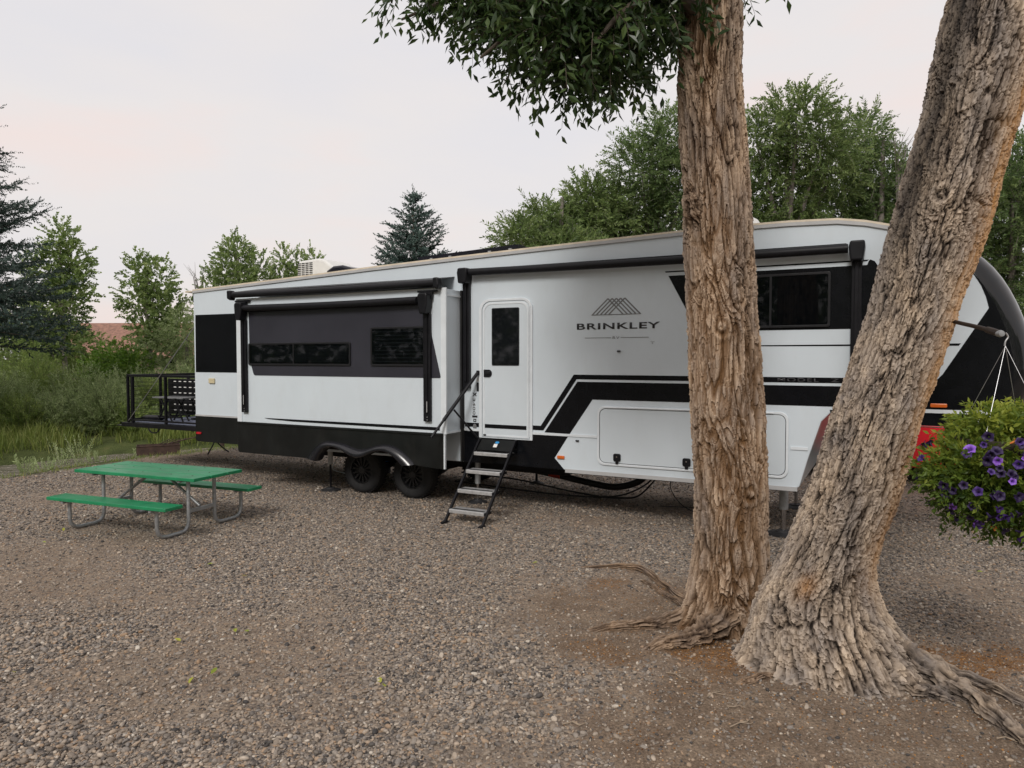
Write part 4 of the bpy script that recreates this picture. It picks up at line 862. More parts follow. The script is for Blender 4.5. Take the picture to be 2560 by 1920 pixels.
root('root', [(1.55, 6.3, .04), (1.46, 6.62, .02), (1.35, 7.0, .015), (1.30, 7.2, -.03)], [.03, .024, .022, .015], bark1, T1, 4)
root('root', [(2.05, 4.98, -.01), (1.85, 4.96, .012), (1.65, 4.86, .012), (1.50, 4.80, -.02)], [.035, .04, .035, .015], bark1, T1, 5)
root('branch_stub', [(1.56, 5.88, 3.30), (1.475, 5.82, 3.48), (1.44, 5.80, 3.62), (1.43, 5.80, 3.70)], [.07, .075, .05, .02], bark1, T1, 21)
T2 = thing('leaning_tree', 'thick leaning trunk with grey plated bark rooted beside the tall tree', 'tree', (0, 0, 0))
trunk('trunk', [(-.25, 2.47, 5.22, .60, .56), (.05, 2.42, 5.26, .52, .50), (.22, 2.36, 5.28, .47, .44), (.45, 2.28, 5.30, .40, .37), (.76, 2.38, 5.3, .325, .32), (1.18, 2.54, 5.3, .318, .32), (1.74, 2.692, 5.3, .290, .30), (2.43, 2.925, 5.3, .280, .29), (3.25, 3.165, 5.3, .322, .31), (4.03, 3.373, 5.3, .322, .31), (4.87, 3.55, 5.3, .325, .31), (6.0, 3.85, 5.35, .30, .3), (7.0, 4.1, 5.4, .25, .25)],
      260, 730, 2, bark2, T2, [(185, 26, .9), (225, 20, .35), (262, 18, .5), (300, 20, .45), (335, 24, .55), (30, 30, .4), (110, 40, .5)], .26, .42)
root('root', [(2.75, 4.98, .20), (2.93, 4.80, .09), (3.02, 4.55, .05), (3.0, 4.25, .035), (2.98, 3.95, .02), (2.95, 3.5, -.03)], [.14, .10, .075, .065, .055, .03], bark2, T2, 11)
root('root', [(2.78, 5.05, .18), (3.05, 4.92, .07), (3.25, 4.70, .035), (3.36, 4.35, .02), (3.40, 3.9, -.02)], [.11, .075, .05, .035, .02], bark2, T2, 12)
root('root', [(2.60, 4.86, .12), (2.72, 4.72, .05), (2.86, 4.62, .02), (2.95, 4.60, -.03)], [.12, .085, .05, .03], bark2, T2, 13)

# ------------------------------------------------------------------ foliage
def unit(a): return a / np.maximum(np.linalg.norm(a, axis=1, keepdims=True), 1e-9)
def leafquads(C, D, L, W, fold=.25, tint=None, wide=.45):
    n = len(C); rv = unit(rng.normal(size=(n, 3)) + np.array([0, 0, .8])); S_ = unit(np.cross(D, rv)); Nn = np.cross(S_, D)
    L = np.broadcast_to(L, (n,))[:, None]; Wd = np.broadcast_to(W, (n,))[:, None]
    a = C; c = C + D * L; m = C + D * L * wide
    b_ = m + S_ * Wd * .5 + Nn * Wd * fold; d = m - S_ * Wd * .5 + Nn * Wd * fold
    V = np.stack([a, b_, c, d], 1).reshape(-1, 3); F = np.arange(4 * n).reshape(-1, 4)
    t = np.repeat(tint if tint is not None else rng.random(n), 4); return V, F, t
def spraypts(P, D, Ls, n, sag, spread=.9):
    """leaf bases and directions along arching twigs"""
    k = len(P); t = np.linspace(.12, 1, n)[None, :, None]; Ls = np.broadcast_to(Ls, (k,))[:, None, None]
    pos = P[:, None] + D[:, None] * Ls * t + np.array([0, 0, -1.]) * sag * Ls * t ** 2
    tan = D[:, None] + np.array([0, 0, -2.]) * sag * t; tan = tan / np.linalg.norm(tan, axis=2, keepdims=True)
    sd = np.cross(tan, np.broadcast_to(unit(rng.normal(size=(k, 3)) + np.array([0, 0, .6]))[:, None], tan.shape)); sd /= np.maximum(np.linalg.norm(sd, axis=2, keepdims=True), 1e-6)
    alt = np.where(np.arange(n) % 2 == 0, 1., -1.)[None, :, None]
    dr = tan + sd * alt * spread + rng.normal(0, .28, tan.shape); return pos.reshape(-1, 3), unit(dr.reshape(-1, 3)), pos
def twigs(pos, r0):
    """thin ribbons along each spray (k, n, 3)"""
    k, n, _ = pos.shape; step = max(1, (n - 1) // 3); step = max(1, (n - 1) // 2); q = pos[:, ::step][:, :3]; m = q.shape[1]; s = unit(rng.normal(size=(k, 3)))[:, None] * (r0 * np.linspace(1, .4, m))[None, :, None]
    V = np.stack([q + s, q - s], 2).reshape(-1, 3); base = (np.arange(k) * m * 2)[:, None] + (np.arange(m - 1) * 2)[None, :]; base = base.ravel()
    return V, np.stack([base, base + 1, base + 3, base + 2], 1)
def crown(blobs, nspray, slen, nleaf, lsize, asp, sag, outward=.8, up=.35):
    C_, D_, P_, TI = [], [], [], []
    wts = np.array([b[3] * b[4] + b[3] * b[5] for b in blobs]); wts = wts / wts.sum()
    for b_, w in zip(blobs, wts):
        k = max(8, int(nspray * w)); u_ = unit(rng.normal(size=(k, 3))); rad = rng.random(k) ** .42
        nb = .72 + .56 * fbm(u_ * 2.1 + np.array(b_[:3]) * 3.3, 2, 4)
        P = np.array(b_[:3]) + u_ * np.array(b_[3:6]) * (rad * nb)[:, None]
        D = unit(u_ * outward + np.array([0, 0, up]) + rng.normal(0, .45, (k, 3)))
        c, d, pp = spraypts(P, D, slen * rng.uniform(.6, 1.25, k), nleaf, sag)
        C_.append(c); D_.append(d); P_.append(pp); TI.append(np.repeat(np.clip(.5 + .22 * rng.normal(size=k) + .25 * (fbm(P * .9, 2, 6) - .5), 0, 1), nleaf))
    C_ = np.concatenate(C_); D_ = np.concatenate(D_); P_ = np.concatenate(P_); TI = np.clip(np.concatenate(TI) + rng.normal(0, .13, len(C_)), 0, 1)
    L = lsize * rng.uniform(.7, 1.25, len(C_)); V, F, t = leafquads(C_, D_, L, L * asp, .2, TI); return V, F, t, P_
def btree(name, label, cat, loc, blobs, lmat, bmat, nspray, slen=.55, nleaf=14, lsize=.085, asp=.42, sag=.25, r0=.14, limbs=True, up=.35, group=None, trunk_top=None, stem_n=1):
    t = thing(name, label, cat, loc, 0, group); zt = max(b_[2] for b_ in blobs) if trunk_top is None else trunk_top
    for s in range(stem_n):
        ox = 0 if stem_n == 1 else .25 * (s - (stem_n - 1) / 2)
        MB().tube(crv([(ox * .3, 0, -.3), (ox + .05, .03, zt * .3), (ox * 1.5 - .05, -.04, zt * .65), (ox * 2, 0, zt)], 5), list(np.linspace(r0, r0 * .25, 16)), 9).build('trunk', bmat, t, smooth=True)
    if limbs:
        for b_ in blobs:
            z0 = min(zt * .8, max(.25 * zt, b_[2] * .55)); m = ((b_[0]) * .5, b_[1] * .5, (z0 + b_[2]) * .52)
            MB().tube(crv([(0, 0, z0), m, tuple(b_[:3])], 5), list(np.linspace(r0 * .5, r0 * .12, 11)), 6).build('limb', bmat, t, smooth=True)
    V, F, ti, PP = crown(blobs, nspray, slen, nleaf, lsize, asp, sag, up=up)
    fast('crown', V, F, lmat, t, dict(tint=ti)); V, F = twigs(PP, .006); tw = fast('twigs', V, F, bmat, t); tag(tw, kind='stuff')
    return t
LM = {}
LM['elm'] = leafmat('elm_leaf', (.065, .105, .032), (.150, .220, .070), (.27, .35, .13), .45)
LM['elm2'] = leafmat('elm_leaf_dark', (.055, .094, .032), (.122, .190, .064), (.225, .30, .11), .45)
LM['aspen'] = leafmat('aspen_leaf', (.095, .150, .045), (.205, .290, .095), (.34, .42, .17), .5)
LM['lime'] = leafmat('bright_leaf', (.055, .125, .012), (.125, .24, .028), (.22, .34, .06), .42)
LM['olive'] = leafmat('grey_willow_leaf', (.16, .22, .09), (.30, .385, .17), (.46, .54, .29), .48)
LM['shrub'] = leafmat('shrub_leaf', (.11, .165, .045), (.22, .31, .085), (.35, .43, .14), .46)
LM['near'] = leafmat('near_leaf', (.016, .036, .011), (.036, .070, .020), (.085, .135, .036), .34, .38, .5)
LM['spruce'] = leafmat('spruce_needle', (.026, .050, .042), (.054, .095, .080), (.11, .16, .135), .15)
LM['spruce2'] = leafmat('dark_spruce_needle', (.020, .038, .032), (.042, .072, .060), (.088, .125, .105), .15)
LM['grass'] = leafmat('grass_blade', (.115, .155, .035), (.22, .285, .070), (.40, .40, .16), .5)
LM['basket'] = leafmat('petunia_leaf', (.035, .072, .012), (.125, .190, .026), (.36, .40, .06), .45)
M['greybark'] = mk('grey_bark', (.17, .15, .13), .9, var=.3, vs=12, bump=.4, bs=40)
M['palebark'] = mk('pale_bark', (.30, .27, .235), .85, var=.3, vs=10, bump=.3, bs=30)
M['greentwig'] = mk('green_stem', (.17, .17, .10), .8, var=.3)
M['brownbark'] = mk('brown_bark', (.10, .078, .06), .9, var=.3, vs=12, bump=.4, bs=40)
def px(x, Y): return (x - 1280.) / 1775. * Y
def pz(y, Y): return CAM_H + (895. - y) / 1775. * Y
# near crown of the tall tree: boughs that hang into the top of the view
boughs = [[(1.62, 6.0, 5.15), (1.15, 5.85, 5.35), (.55, 5.75, 5.15), (.05, 5.7, 4.85), (-.25, 5.7, 4.62)],
          [(1.60, 6.0, 5.3), (1.0, 6.1, 5.6), (.3, 6.2, 5.55), (-.45, 6.2, 5.35), (-.95, 6.2, 5.15)],
          [(1.55, 5.95, 5.05), (1.2, 5.6, 5.1), (.85, 5.4, 4.85), (.6, 5.3, 4.55)],
          [(1.60, 6.05, 5.5), (1.1, 6.5, 5.7), (.6, 6.8, 5.4), (.3, 6.9, 5.0)]]
for B_ in boughs:
    MB().tube(crv(B_, 6), list(np.linspace(.055, .010, 6 * (len(B_) - 1) + 1)), 8).build('bough', bark1 if False else M['brownbark'], T1, smooth=True)
nb = [(1.28, 5.95, 5.30, .30, .5, .30), (.98, 5.75, 5.08, .46, .5, .36), (.60, 5.65, 4.92, .46, .5, .36), (.36, 5.65, 4.72, .36, .45, .30), (.78, 5.75, 4.74, .36, .4, .26), (.04, 5.8, 5.08, .40, .5, .30), (-.22, 6.1, 5.38, .38, .5, .25), (.5, 6.0, 5.45, .8, .7, .36), (-.58, 6.1, 5.44, .28, .4, .16), (1.42, 6.15, 5.28, .14, .3, .20), (-.95, 6.2, 5.47, .10, .2, .08), (1.96, 6.05, 5.44, .08, .2, .12),
      (.3, 6.6, 6.0, .9, .8, .4), (1.3, 6.2, 6.6, .7, .7, .5)]
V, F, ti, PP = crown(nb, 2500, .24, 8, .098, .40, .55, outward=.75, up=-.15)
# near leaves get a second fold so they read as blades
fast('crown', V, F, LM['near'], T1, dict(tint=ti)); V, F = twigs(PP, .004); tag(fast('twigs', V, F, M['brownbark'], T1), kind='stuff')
# elms behind the trailer
def blob(x, y, z, rx, rz, ry=None): return (x, 0 if y is None else y, z, rx, ry or rx, rz)
Y1 = 23.
def elm(label, pts, lm, n, Yd, seed_r=.2):
    """pts: crown lobes as (photo column, row, half width, half height) at depth Yd, turned into metres"""
    bx = px(np.mean([p[0] for p in pts]), Yd); bl = []
    for i, (cx, cy, w, h) in enumerate(pts): bl.append((px(cx, Yd) - bx, rng.uniform(-1.1, 1.1), pz(cy + 42, Yd), w / 1775 * Yd, max(w, h) / 1775 * Yd * .9, h / 1775 * Yd))
    return btree('elm_tree', label, 'tree', (bx, Yd, float(gh(bx, Yd)[0])), bl, LM[lm], M['greybark'], int(n * 1.9), .62, 15, .118, .40, .22, seed_r, group='elms behind the trailer')
elm('low spreading elm at the left end of the row behind the trailer roof', [(1300, 570, 55, 40), (1400, 540, 95, 75), (1500, 510, 100, 95), (1400, 620, 130, 70), (1480, 450, 60, 60), (1345, 510, 40, 35)], 'elm', 1500, 22)
elm('elm rising behind the upright brown trunk', [(1590, 420, 70, 80), (1660, 350, 70, 70), (1620, 520, 110, 90), (1560, 600, 110, 80), (1700, 460, 90, 100)], 'elm2', 1500, 23.5)
elm('tallest elm between the two big trunks', [(1880, 330, 70, 75), (1960, 290, 80, 70), (2030, 340, 80, 75), (2090, 390, 60, 70), (1930, 440, 130, 95), (1850, 540, 110, 90), (2000, 560, 120, 90)], 'elm', 1900, 22.5)
elm('elm with bare twigs beside the leaning trunk', [(2170, 300, 55, 65), (2200, 400, 80, 80), (2130, 470, 90, 90), (2200, 560, 100, 90), (2290, 480, 80, 110)], 'elm2', 1600, 23.5)
elm('dark elm at the right edge beyond the trailer nose', [(2520, 370, 60, 60), (2470, 480, 90, 90), (2560, 540, 110, 120), (2440, 640, 120, 110), (2540, 760, 130, 130), (2600, 420, 80, 90)], 'elm2', 2000, 22)
elm('background elm filling low behind the trailer nose', [(2300, 700, 130, 120), (2180, 800, 130, 120), (2420, 860, 140, 120), (2050, 760, 120, 120), (2600, 900, 150, 120)], 'elm2', 1500, 25)
# bare twig clusters
def bare(label, x, y, Yd, n, ln, loc_up=1.):
    t = thing('bare_shrub', label, 'shrub', (px(x, Yd), Yd, 0)); z0 = pz(y, Yd)
    MB().tube(crv([(0, 0, -.1), (.05, 0, z0 * .5), (0, 0, z0)], 5), list(np.linspace(.05, .02, 11)), 6).build('stem', M['greybark'], t)
    for k in range(n):
        a = rng.uniform(-.8, .8); d = Vector((math.sin(a), rng.uniform(-.4, .4), math.cos(a))) * ln * rng.uniform(.5, 1)
        MB().tube([(0, 0, z0 * rng.uniform(.75, 1)), tuple(Vector((0, 0, z0)) + d * .5 + Vector(rng.normal(0, .05, 3))), tuple(Vector((0, 0, z0)) + d)], [.012, .008, .003], 4).build('branch', M['greybark'], t)
bare('leafless twigs poking up at the trailer rear roof corner', 500, 720, 27, 9, 1.1); bare('leafless grey twigs among the elms by the leaning trunk', 2235, 395, 23, 11, 1.0)
# poplars and aspens at the left
btree('poplar_tree', 'broad green poplar showing above the trailer rear roof', 'tree', (px(600, 30), 30, .3), [(-.2, 0, 5.6, .9, .9, 1.3), (.7, .2, 5.2, .9, .9, 1.1), (-.8, 0, 4.6, .9, .9, 1.2), (.2, 0, 3.6, 1.6, 1.2, 1.6), (-.1, 0, 6.4, .45, .45, .6)], LM['aspen'], M['palebark'], 1500, .42, 12, .10, .75, .15, .12, up=.6)
btree('poplar_tree', 'loose pale poplar right of the broad one above the roof', 'tree', (px(725, 31), 31, .3), [(-.1, 0, 6.0, .45, .5, .8), (.5, 0, 5.6, .55, .5, .9), (-.4, 0, 4.9, .8, .7, 1.0), (.5, 0, 4.2, 1.0, .9, 1.2), (1.05, 0, 6.0, .35, .4, .6)], LM['aspen'], M['palebark'], 700, .42, 11, .10, .75, .15, .10, up=.6)
btree('aspen_tree', 'tall aspen with pale trunk left of the red roof', 'tree', (px(158, 25), 25, .3), [(.0, 0, 6.1, .45, .45, .65), (.25, .1, 5.3, .75, .7, .8), (-.5, 0, 4.9, .75, .7, .9), (.45, 0, 4.3, .62, .6, .8), (-.3, .1, 3.6, 1.0, .8, .9), (.1, 0, 2.6, .9, .8, .6), (-.9, 0, 2.6, .7, .7, .7)], LM['aspen'], M['palebark'], 1250, .36, 12, .095, .85, .12, .11, up=.5)
btree('aspen_tree', 'smaller aspen with sky gaps right of the red roof', 'tree', (px(375, 25), 25, .3), [(-.4, 0, 5.0, .40, .4, .65), (.25, 0, 4.7, .65, .6, .8), (-.40, 0, 4.0, .60, .6, .7), (.6, 0, 3.6, .75, .7, .9), (.15, 0, 3.0, .75, .7, .7), (.9, 0, 2.7, .75, .7, .7), (.2, 0, 2.2, .7, .6, .5)], LM['aspen'], M['palebark'], 950, .36, 12, .095, .85, .12, .10, up=.5)
btree('leafy_sapling', 'bright lime green sapling in front of the red roof', 'tree', (px(290, 23.5), 23.5, .3), [(0, 0, 1.9, .65, .6, .5), (-.5, 0, 1.5, .6, .6, .45), (.55, 0, 1.6, .7, .6, .5), (0, 0, 1.0, .9, .7, .5)], LM['lime'], M['greybark'], 600, .35, 10, .10, .55, .2, .05, up=.4)
btree('leafy_tree', 'green tree in the gap left of the tall aspen', 'tree', (px(40, 28), 28, .3), [(0, 0, 3.6, 1.3, 1.0, 1.0), (1.0, 0, 2.9, 1.1, 1.0, 1.0), (-.9, 0, 2.6, 1.2, 1.0, 1.0), (.2, 0, 1.8, 1.6, 1., .9)], LM['aspen'], M['greybark'], 900, .40, 12, .10, .7, .15, .10)
btree('leafy_tree', 'grey green tree touching the trailer rear corner', 'tree', (px(470, 24), 24, .3), [(0, 0, 2.8, .8, .7, .8), (-.7, 0, 2.2, .8, .7, .8), (.6, 0, 2.0, .9, .8, .8), (-.2, 0, 1.3, 1.2, .8, .7)], LM['olive'], M['greybark'], 800, .40, 12, .085, .35, .2, .07)
btree('leafy_tree', 'low dark green tree under the two aspens', 'tree', (px(210, 27), 27, .3), [(0, 0, 2.2, 1.2, .9, .8), (-1.2, 0, 1.9, 1.1, .9, .8), (1.3, 0, 1.5, 1.0, .9, .6), (.2, 0, 1.2, 2.0, 1.0, .8)], LM['shrub'], M['greybark'], 900, .40, 12, .095, .55, .2, .08)
# spruces
def spruce(label, loc, H, Rb, lm, whorls, z0=.6, seed=1, per=8, tw=.24):
    t = thing('spruce_tree', label, 'tree', loc); r_ = np.random.default_rng(seed)
    MB().tube([(0, 0, -.3), (0, 0, H * .5), (0, 0, H * .99)], [.025 * H, .014 * H, .006], 9).build('trunk', M['brownbark'], t, smooth=True)
    bases, dirs, lens, tints = [], [], [], []; br = MB()
    for i in range(whorls):
        f = i / (whorls - 1); z = z0 + (H - z0 - .15) * f + r_.normal(0, .06); ln = Rb * (1 - f) ** .85 + .10
        n = per if f < .8 else 5
        for k in range(n):
            a = 2 * math.pi * (k + r_.random()) / n + i * 1.9; L_ = ln * r_.uniform(.72, 1.12); up = -.06 + .55 * f + r_.normal(0, .16)
            d = np.array([math.cos(a), math.sin(a), up]); d /= np.linalg.norm(d); m = max(4, int(L_ / .075)); p0 = np.array([0, 0, z])
            s = np.linspace(.12, 1, m); P = p0 + d * L_ * s[:, None] + np.array([0, 0, 1.]) * (.16 * L_ * s ** 2.2 - .10 * L_ * s)[:, None]
            br.tube([tuple(p0), tuple(P[m // 2]), tuple(P[-1])], [.012 + .008 * L_, .01, .004], 4, False)
            tb = r_.uniform(.2, .8)
            for j in range(m):
                for sgn in (-1, 1):
                    sdv = np.array([-d[1], d[0], 0]) * sgn; tl = tw * (1.15 - .65 * s[j]) * r_.uniform(.7, 1.2) * (.5 + .5 * min(1, L_)); dd = d * .75 + sdv * (.85 if j < m - 1 else .15) + np.array([0, 0, r_.normal(.12, .42)])
                    bases.append(P[j]); dirs.append(dd / np.linalg.norm(dd)); lens.append(tl); tints.append(tb)
            bases.append(P[-1]); dirs.append(d); lens.append(tw * .8); tints.append(tb + .15)
    for k in range(6): bases.append(np.array([0, 0, H - .3 + .05 * k])); dirs.append(np.array([.15 * math.cos(k * 2), .15 * math.sin(k * 2), 1.])); lens.append(tw); tints.append(.7)
    bases, dirs, lens, tints = np.array(bases), unit(np.array(dirs)), np.array(lens), np.array(tints)
    nn = 11; s = np.linspace(.0, 1, nn); k = len(bases)
    C_ = (bases[:, None] + dirs[:, None] * (lens[:, None] * s)[:, :, None]).reshape(-1, 3); rv = unit(r_.normal(size=(k * nn, 3))); dd = np.repeat(dirs, nn, 0)
    rad = unit(rv - (rv * dd).sum(1)[:, None] * dd); nd = unit(dd * .75 + rad); L_ = .060 * r_.uniform(.8, 1.2, k * nn); sd = unit(np.cross(nd, rv)) * .020
    V = np.stack([C_ + sd, C_ - sd, C_ + nd * L_[:, None]], 1).reshape(-1, 3); F = np.arange(len(V)).reshape(-1, 3)
    ti = np.repeat(np.clip(np.repeat(tints, nn) + r_.normal(0, .12, k * nn), 0, 1), 3)
    fast('needles', V, F, LM[lm], t, dict(tint=ti)); br.build('branches', M['brownbark'], t)
    return t
spruce('blue green spruce poking up behind the trailer roof', (px(1036, 22), 22, 0), pz(487, 22), 2.75, 'spruce', 30, 1.2, 3, 9, .32)
spruce('dark spruce reaching in from the left edge', (-14.0, 16.6, .2), 10.2, 3.25, 'spruce2', 46, 2.8, 5, 10, .50)
# willows and weeds on the far bank
WB = 1
wl = [(20, 20.0, 1.0, 1.5, 'olive', 'grey willow bush at the far left across the creek'), (95, 21.5, 1.2, 1.9, 'shrub', 'green shrub behind the far left willow'), (150, 19.6, .75, 1.1, 'olive', 'small pale willow at the water across from the table'), (205, 21.0, 1.1, 1.8, 'olive', 'tall grey willow under the tall aspen'),
      (262, 19.3, .85, 1.35, 'olive', 'rounded willow in line with the deck railing'), (330, 21.5, 1.0, 1.7, 'olive', 'grey shrub seen through the deck cables'), (395, 20.5, .9, 1.5, 'shrub', 'green shrub behind the deck railing'), (450, 22.0, 1.0, 1.6, 'olive', 'grey shrub beside the slotted panel'), (60, 23.5, 1.3, 2.4, 'shrub', 'taller shrub below the dark spruce'), (280, 24.5, 1.2, 2.2, 'shrub', 'dark shrub below the lime sapling'), (520, 23.0, 1.1, 1.8, 'shrub', 'shrub hidden behind the trailer rear wall'), (-60, 18.5, 1.0, 1.6, 'olive', 'willow at the left frame edge across the creek'),
      (35, 18.3, .7, .85, 'shrub', 'low green bush on the far bank at the left edge'), (115, 18.6, .6, .9, 'olive', 'low pale bush on the far bank left of the weeds'), (245, 18.9, .6, 1.0, 'olive', 'low pale bush rising from the far bank grass before the deck'), (330, 19.0, .6, .7, 'shrub', 'low leafy bush under the deck ramp edge'), (420, 19.5, .6, .6, 'olive', 'low pale bush behind the fire pit'), (470, 19.6, .5, .5, 'shrub', 'small leafy bush by the trailer rear lamp')]
for (x, Yd, w, h, lm, lab) in wl:
    X_ = px(x, Yd); g0 = float(gh(X_, Yd)[0])
    bl = [(0, 0, h * .62, w * .65, w * .6, h * .36), (-w * .5, .1, h * .42, w * .5, w * .5, h * .32), (w * .5, -.1, h * .45, w * .5, w * .5, h * .34), (w * .1, 0, h * .25, w * .85, w * .7, h * .25)]
    btree('willow_bush', lab, 'bush', (X_, Yd, g0), bl, LM[lm], M['greentwig'], int(760 * w), .34, 11, .085, .32, .05, .03, up=1.0, group='bushes across the creek', trunk_top=h * .5, stem_n=3)
for i, (x, y, hh, lab) in enumerate(((150, 1150, .95, 'pale leafy weed on the near creek bank left of the table'), (205, 1150, 1.1, 'tallest pale weed on the near bank behind the table corner'), (238, 1140, .5, 'short weed right of the tall one on the near bank'), (60, 1190, .45, 'low grey weed clump at the creek edge, far left'), (340, 1130, .45, 'leafy weed left of the fire pit'), (108, 1175, .4, 'brownish weed tuft between creek and gravel'))):
    Yd = 2.25 * 1775 / (y - 895); X_ = px(x, Yd); t = thing('weed_plant', lab, 'weed', (X_, Yd, float(gh(X_, Yd)[0])))
    P = []; D_ = []
    for k in range(9):
        a = rng.uniform(0, 6.28); l = hh * rng.uniform(.5, 1); P.append((.06 * math.cos(a), .06 * math.sin(a), 0)); D_.append((.35 * math.cos(a), .35 * math.sin(a), 1)); 
    P, D_ = np.array(P), unit(np.array(D_)); c, d, pp = spraypts(P, D_, hh * rng.uniform(.5, 1, 9), 26, .1); V, F, ti = leafquads(c, d, .075 * rng.uniform(.6, 1.2, len(c)), .022, .2)
    fast('leaves', V, F, LM['olive'], t, dict(tint=np.clip(ti * .5 + .5, 0, 1))); V, F = twigs(pp, .005); fast('stems', V, F, M['palebark'], t)
# grass along both banks
n = 90000; gx_ = rng.uniform(-19, -1, n); gy_ = rng.uniform(12.0, 27, n); _, _, g_, cd_ = masks(gx_, gy_)
cw_ = creek_w(gx_); dn = np.where(cd_ > 0, sstep(cw_, cw_ + .3, cd_) * (1 - .6 * sstep(4, 9, cd_)), sstep(-cw_ - .9, -cw_ - .3, cd_) * (1 - sstep(-cw_ - .25, -cw_ + .05, cd_)) * .8) * (fbm(np.stack([gx_, gy_, gx_ * 0], 1) * .8, 3, 66) > .36)
k = rng.random(n) < dn; gx_, gy_, cd_ = gx_[k], gy_[k], cd_[k]; n = len(gx_)
hh = np.where(cd_ > 0, rng.uniform(.22, .62, n) * (.55 + .8 * fbm(np.stack([gx_, gy_, gx_ * 0], 1) * .6, 2, 67)), rng.uniform(.04, .14, n))
a = rng.uniform(0, 6.28, n); ln_ = rng.uniform(.1, .9, n); bz = gh(gx_, gy_)
b0 = np.stack([gx_, gy_, bz - .02], 1); sd_ = np.stack([np.cos(a + 1.57), np.sin(a + 1.57), 0 * a], 1) * (.006 + .012 * hh)[:, None]; le = np.stack([np.cos(a) * ln_, np.sin(a) * ln_, 1 + 0 * a], 1)
mid = b0 + le * np.array([.45, .45, .62]) * hh[:, None]; tip = b0 + le * np.array([1.1, 1.1, .98]) * hh[:, None]
V = np.stack([b0 + sd_, b0 - sd_, mid - sd_ * .7, mid + sd_ * .7, tip], 1).reshape(-1, 3); o5 = np.arange(n)[:, None] * 5
F = np.concatenate([o5 + np.array([0, 1, 2]), o5 + np.array([0, 2, 3]), o5 + np.array([3, 2, 4])]); ti = np.repeat(np.clip(.5 + .5 * (fbm(np.stack([gx_, gy_, gx_ * 0], 1) * 1.2, 2, 68) - .5) + rng.normal(0, .2, n), 0, 1), 5)
gr_ = fast('bank_grass', V, F, LM['grass'], None, dict(tint=ti)); tag(gr_, 'tall green grass growing along the creek banks', 'grass', kind='stuff')
# house with a red roof beyond the aspens
HS = thing('house', 'distant house with a red shingled roof between the two aspens', 'house', (px(285, 46), 47, .8), R(-4))
MB().span(-5.5, 5.5, 0, 6, 0, 1.55).build('wall', M['brickwall'], HS)
for k in range(11):
    z = 1.50 + k * .215; y = -.6 + k * .33; MB().add([(-6, y, z), (6, y, z), (6, y + .40, z + .27), (-6, y + .40, z + .27), (-6, y + .02, z - .045), (6, y + .02, z - .045)], [(0, 1, 2, 3), (4, 5, 1, 0)]).build('shingle_course', M['shingle'], HS)
MB().add([(-6, 3.2, 3.87), (6, 3.2, 3.87), (6, 7.0, 1.5), (-6, 7.0, 1.5)], [(0, 1, 2, 3)]).build('rear_roof_slope', M['shingle'], HS)
for x in (-3.5, 0, 3.2): MB().span(x - .5, x + .5, -.05, .02, .6, 1.35).build('window', M['glass'], HS)

# the wood behind the photographer, which the trailer's glass and gloss mirror
n = 46000; bt = rng.random(n); bx_, by_ = [np.interp(bt, [0, .2, .35, .55, .78, 1], q) for q in ((-37, -30, -31, -24, 2, 36), (42, 19, 2, -18, -27, -23))]; wx = bx_ + rng.normal(0, 1.5, n); top = 8.5 + 4.5 * fbm(np.stack([wx * .22, by_ * .22, wx * 0], 1), 3, 120); wz = top * rng.random(n) ** .8; wy = by_ + rng.normal(0, 1.5, n)
V, F, ti = leafquads(np.stack([wx, wy, wz], 1), unit(rng.normal(size=(n, 3))), rng.uniform(.4, .7, n), rng.uniform(.3, .45, n), .2)
tag(fast('tree_line', V, F, LM['elm2'], None, dict(tint=ti)), 'belt of trees behind the viewpoint, seen only mirrored in the glass', 'trees', kind='stuff')

# ------------------------------------------------------------------ hanging flower basket
BX, BY, BZ = 2.955, 4.40, 1.60
BR = thing('plant_bracket', 'dark iron bracket screwed to the leaning trunk holding the flower basket', 'bracket', (0, 0, 0))
MB().tube(crv([(3.17, 5.32, 2.56), (3.15, 5.05, 2.505), (3.05, 4.65, 2.45), (2.975, 4.36, 2.405)], 5), .014, 10).build('arm', M['iron'], BR, smooth=True)
MB().tube([(3.01, 4.50, 2.428), (2.968, 4.335, 2.400)], .021, 12).build('sleeve', M['iron'], BR, smooth=True); MB().lathe([(0, -.02), (.018, -.018), (.022, 0), (.018, .018), (0, .02)], (2.965, 4.322, 2.398), 'y', 14).build('end_cap', M['steel'], BR, smooth=True)
MB().box((3.185, 5.33, 2.57), (.05, .06, .14)).build('wall_plate', M['iron'], BR, bevel=.006)
HB = thing('hanging_basket', 'hanging basket overflowing with purple and orange petunias at the right edge', 'flower basket', (BX, BY, BZ))
MB().tube(crv([(0, .0, .77), (.015, 0, .745), (.0, 0, .72), (-.005, 0, .69)], 4), .005, 8).build('hook', M['wire'], HB, smooth=True)
for a in (35, 125, 215, 305): MB().tube([(0, 0, .69), (.27 * math.cos(R(a)), .27 * math.sin(R(a)), .10)], .0014, 6).build('hanger_wire', M['wire'], HB)
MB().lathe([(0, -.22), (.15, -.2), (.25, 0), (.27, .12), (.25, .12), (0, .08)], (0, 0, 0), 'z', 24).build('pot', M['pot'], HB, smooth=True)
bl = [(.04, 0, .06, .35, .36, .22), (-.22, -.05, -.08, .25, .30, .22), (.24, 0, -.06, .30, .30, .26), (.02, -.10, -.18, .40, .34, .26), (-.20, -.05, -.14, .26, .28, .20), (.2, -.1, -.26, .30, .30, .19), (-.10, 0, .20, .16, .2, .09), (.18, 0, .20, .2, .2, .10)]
V, F, ti, PP = crown(bl, 3000, .11, 8, .040, .45, .25, outward=.9, up=.25)
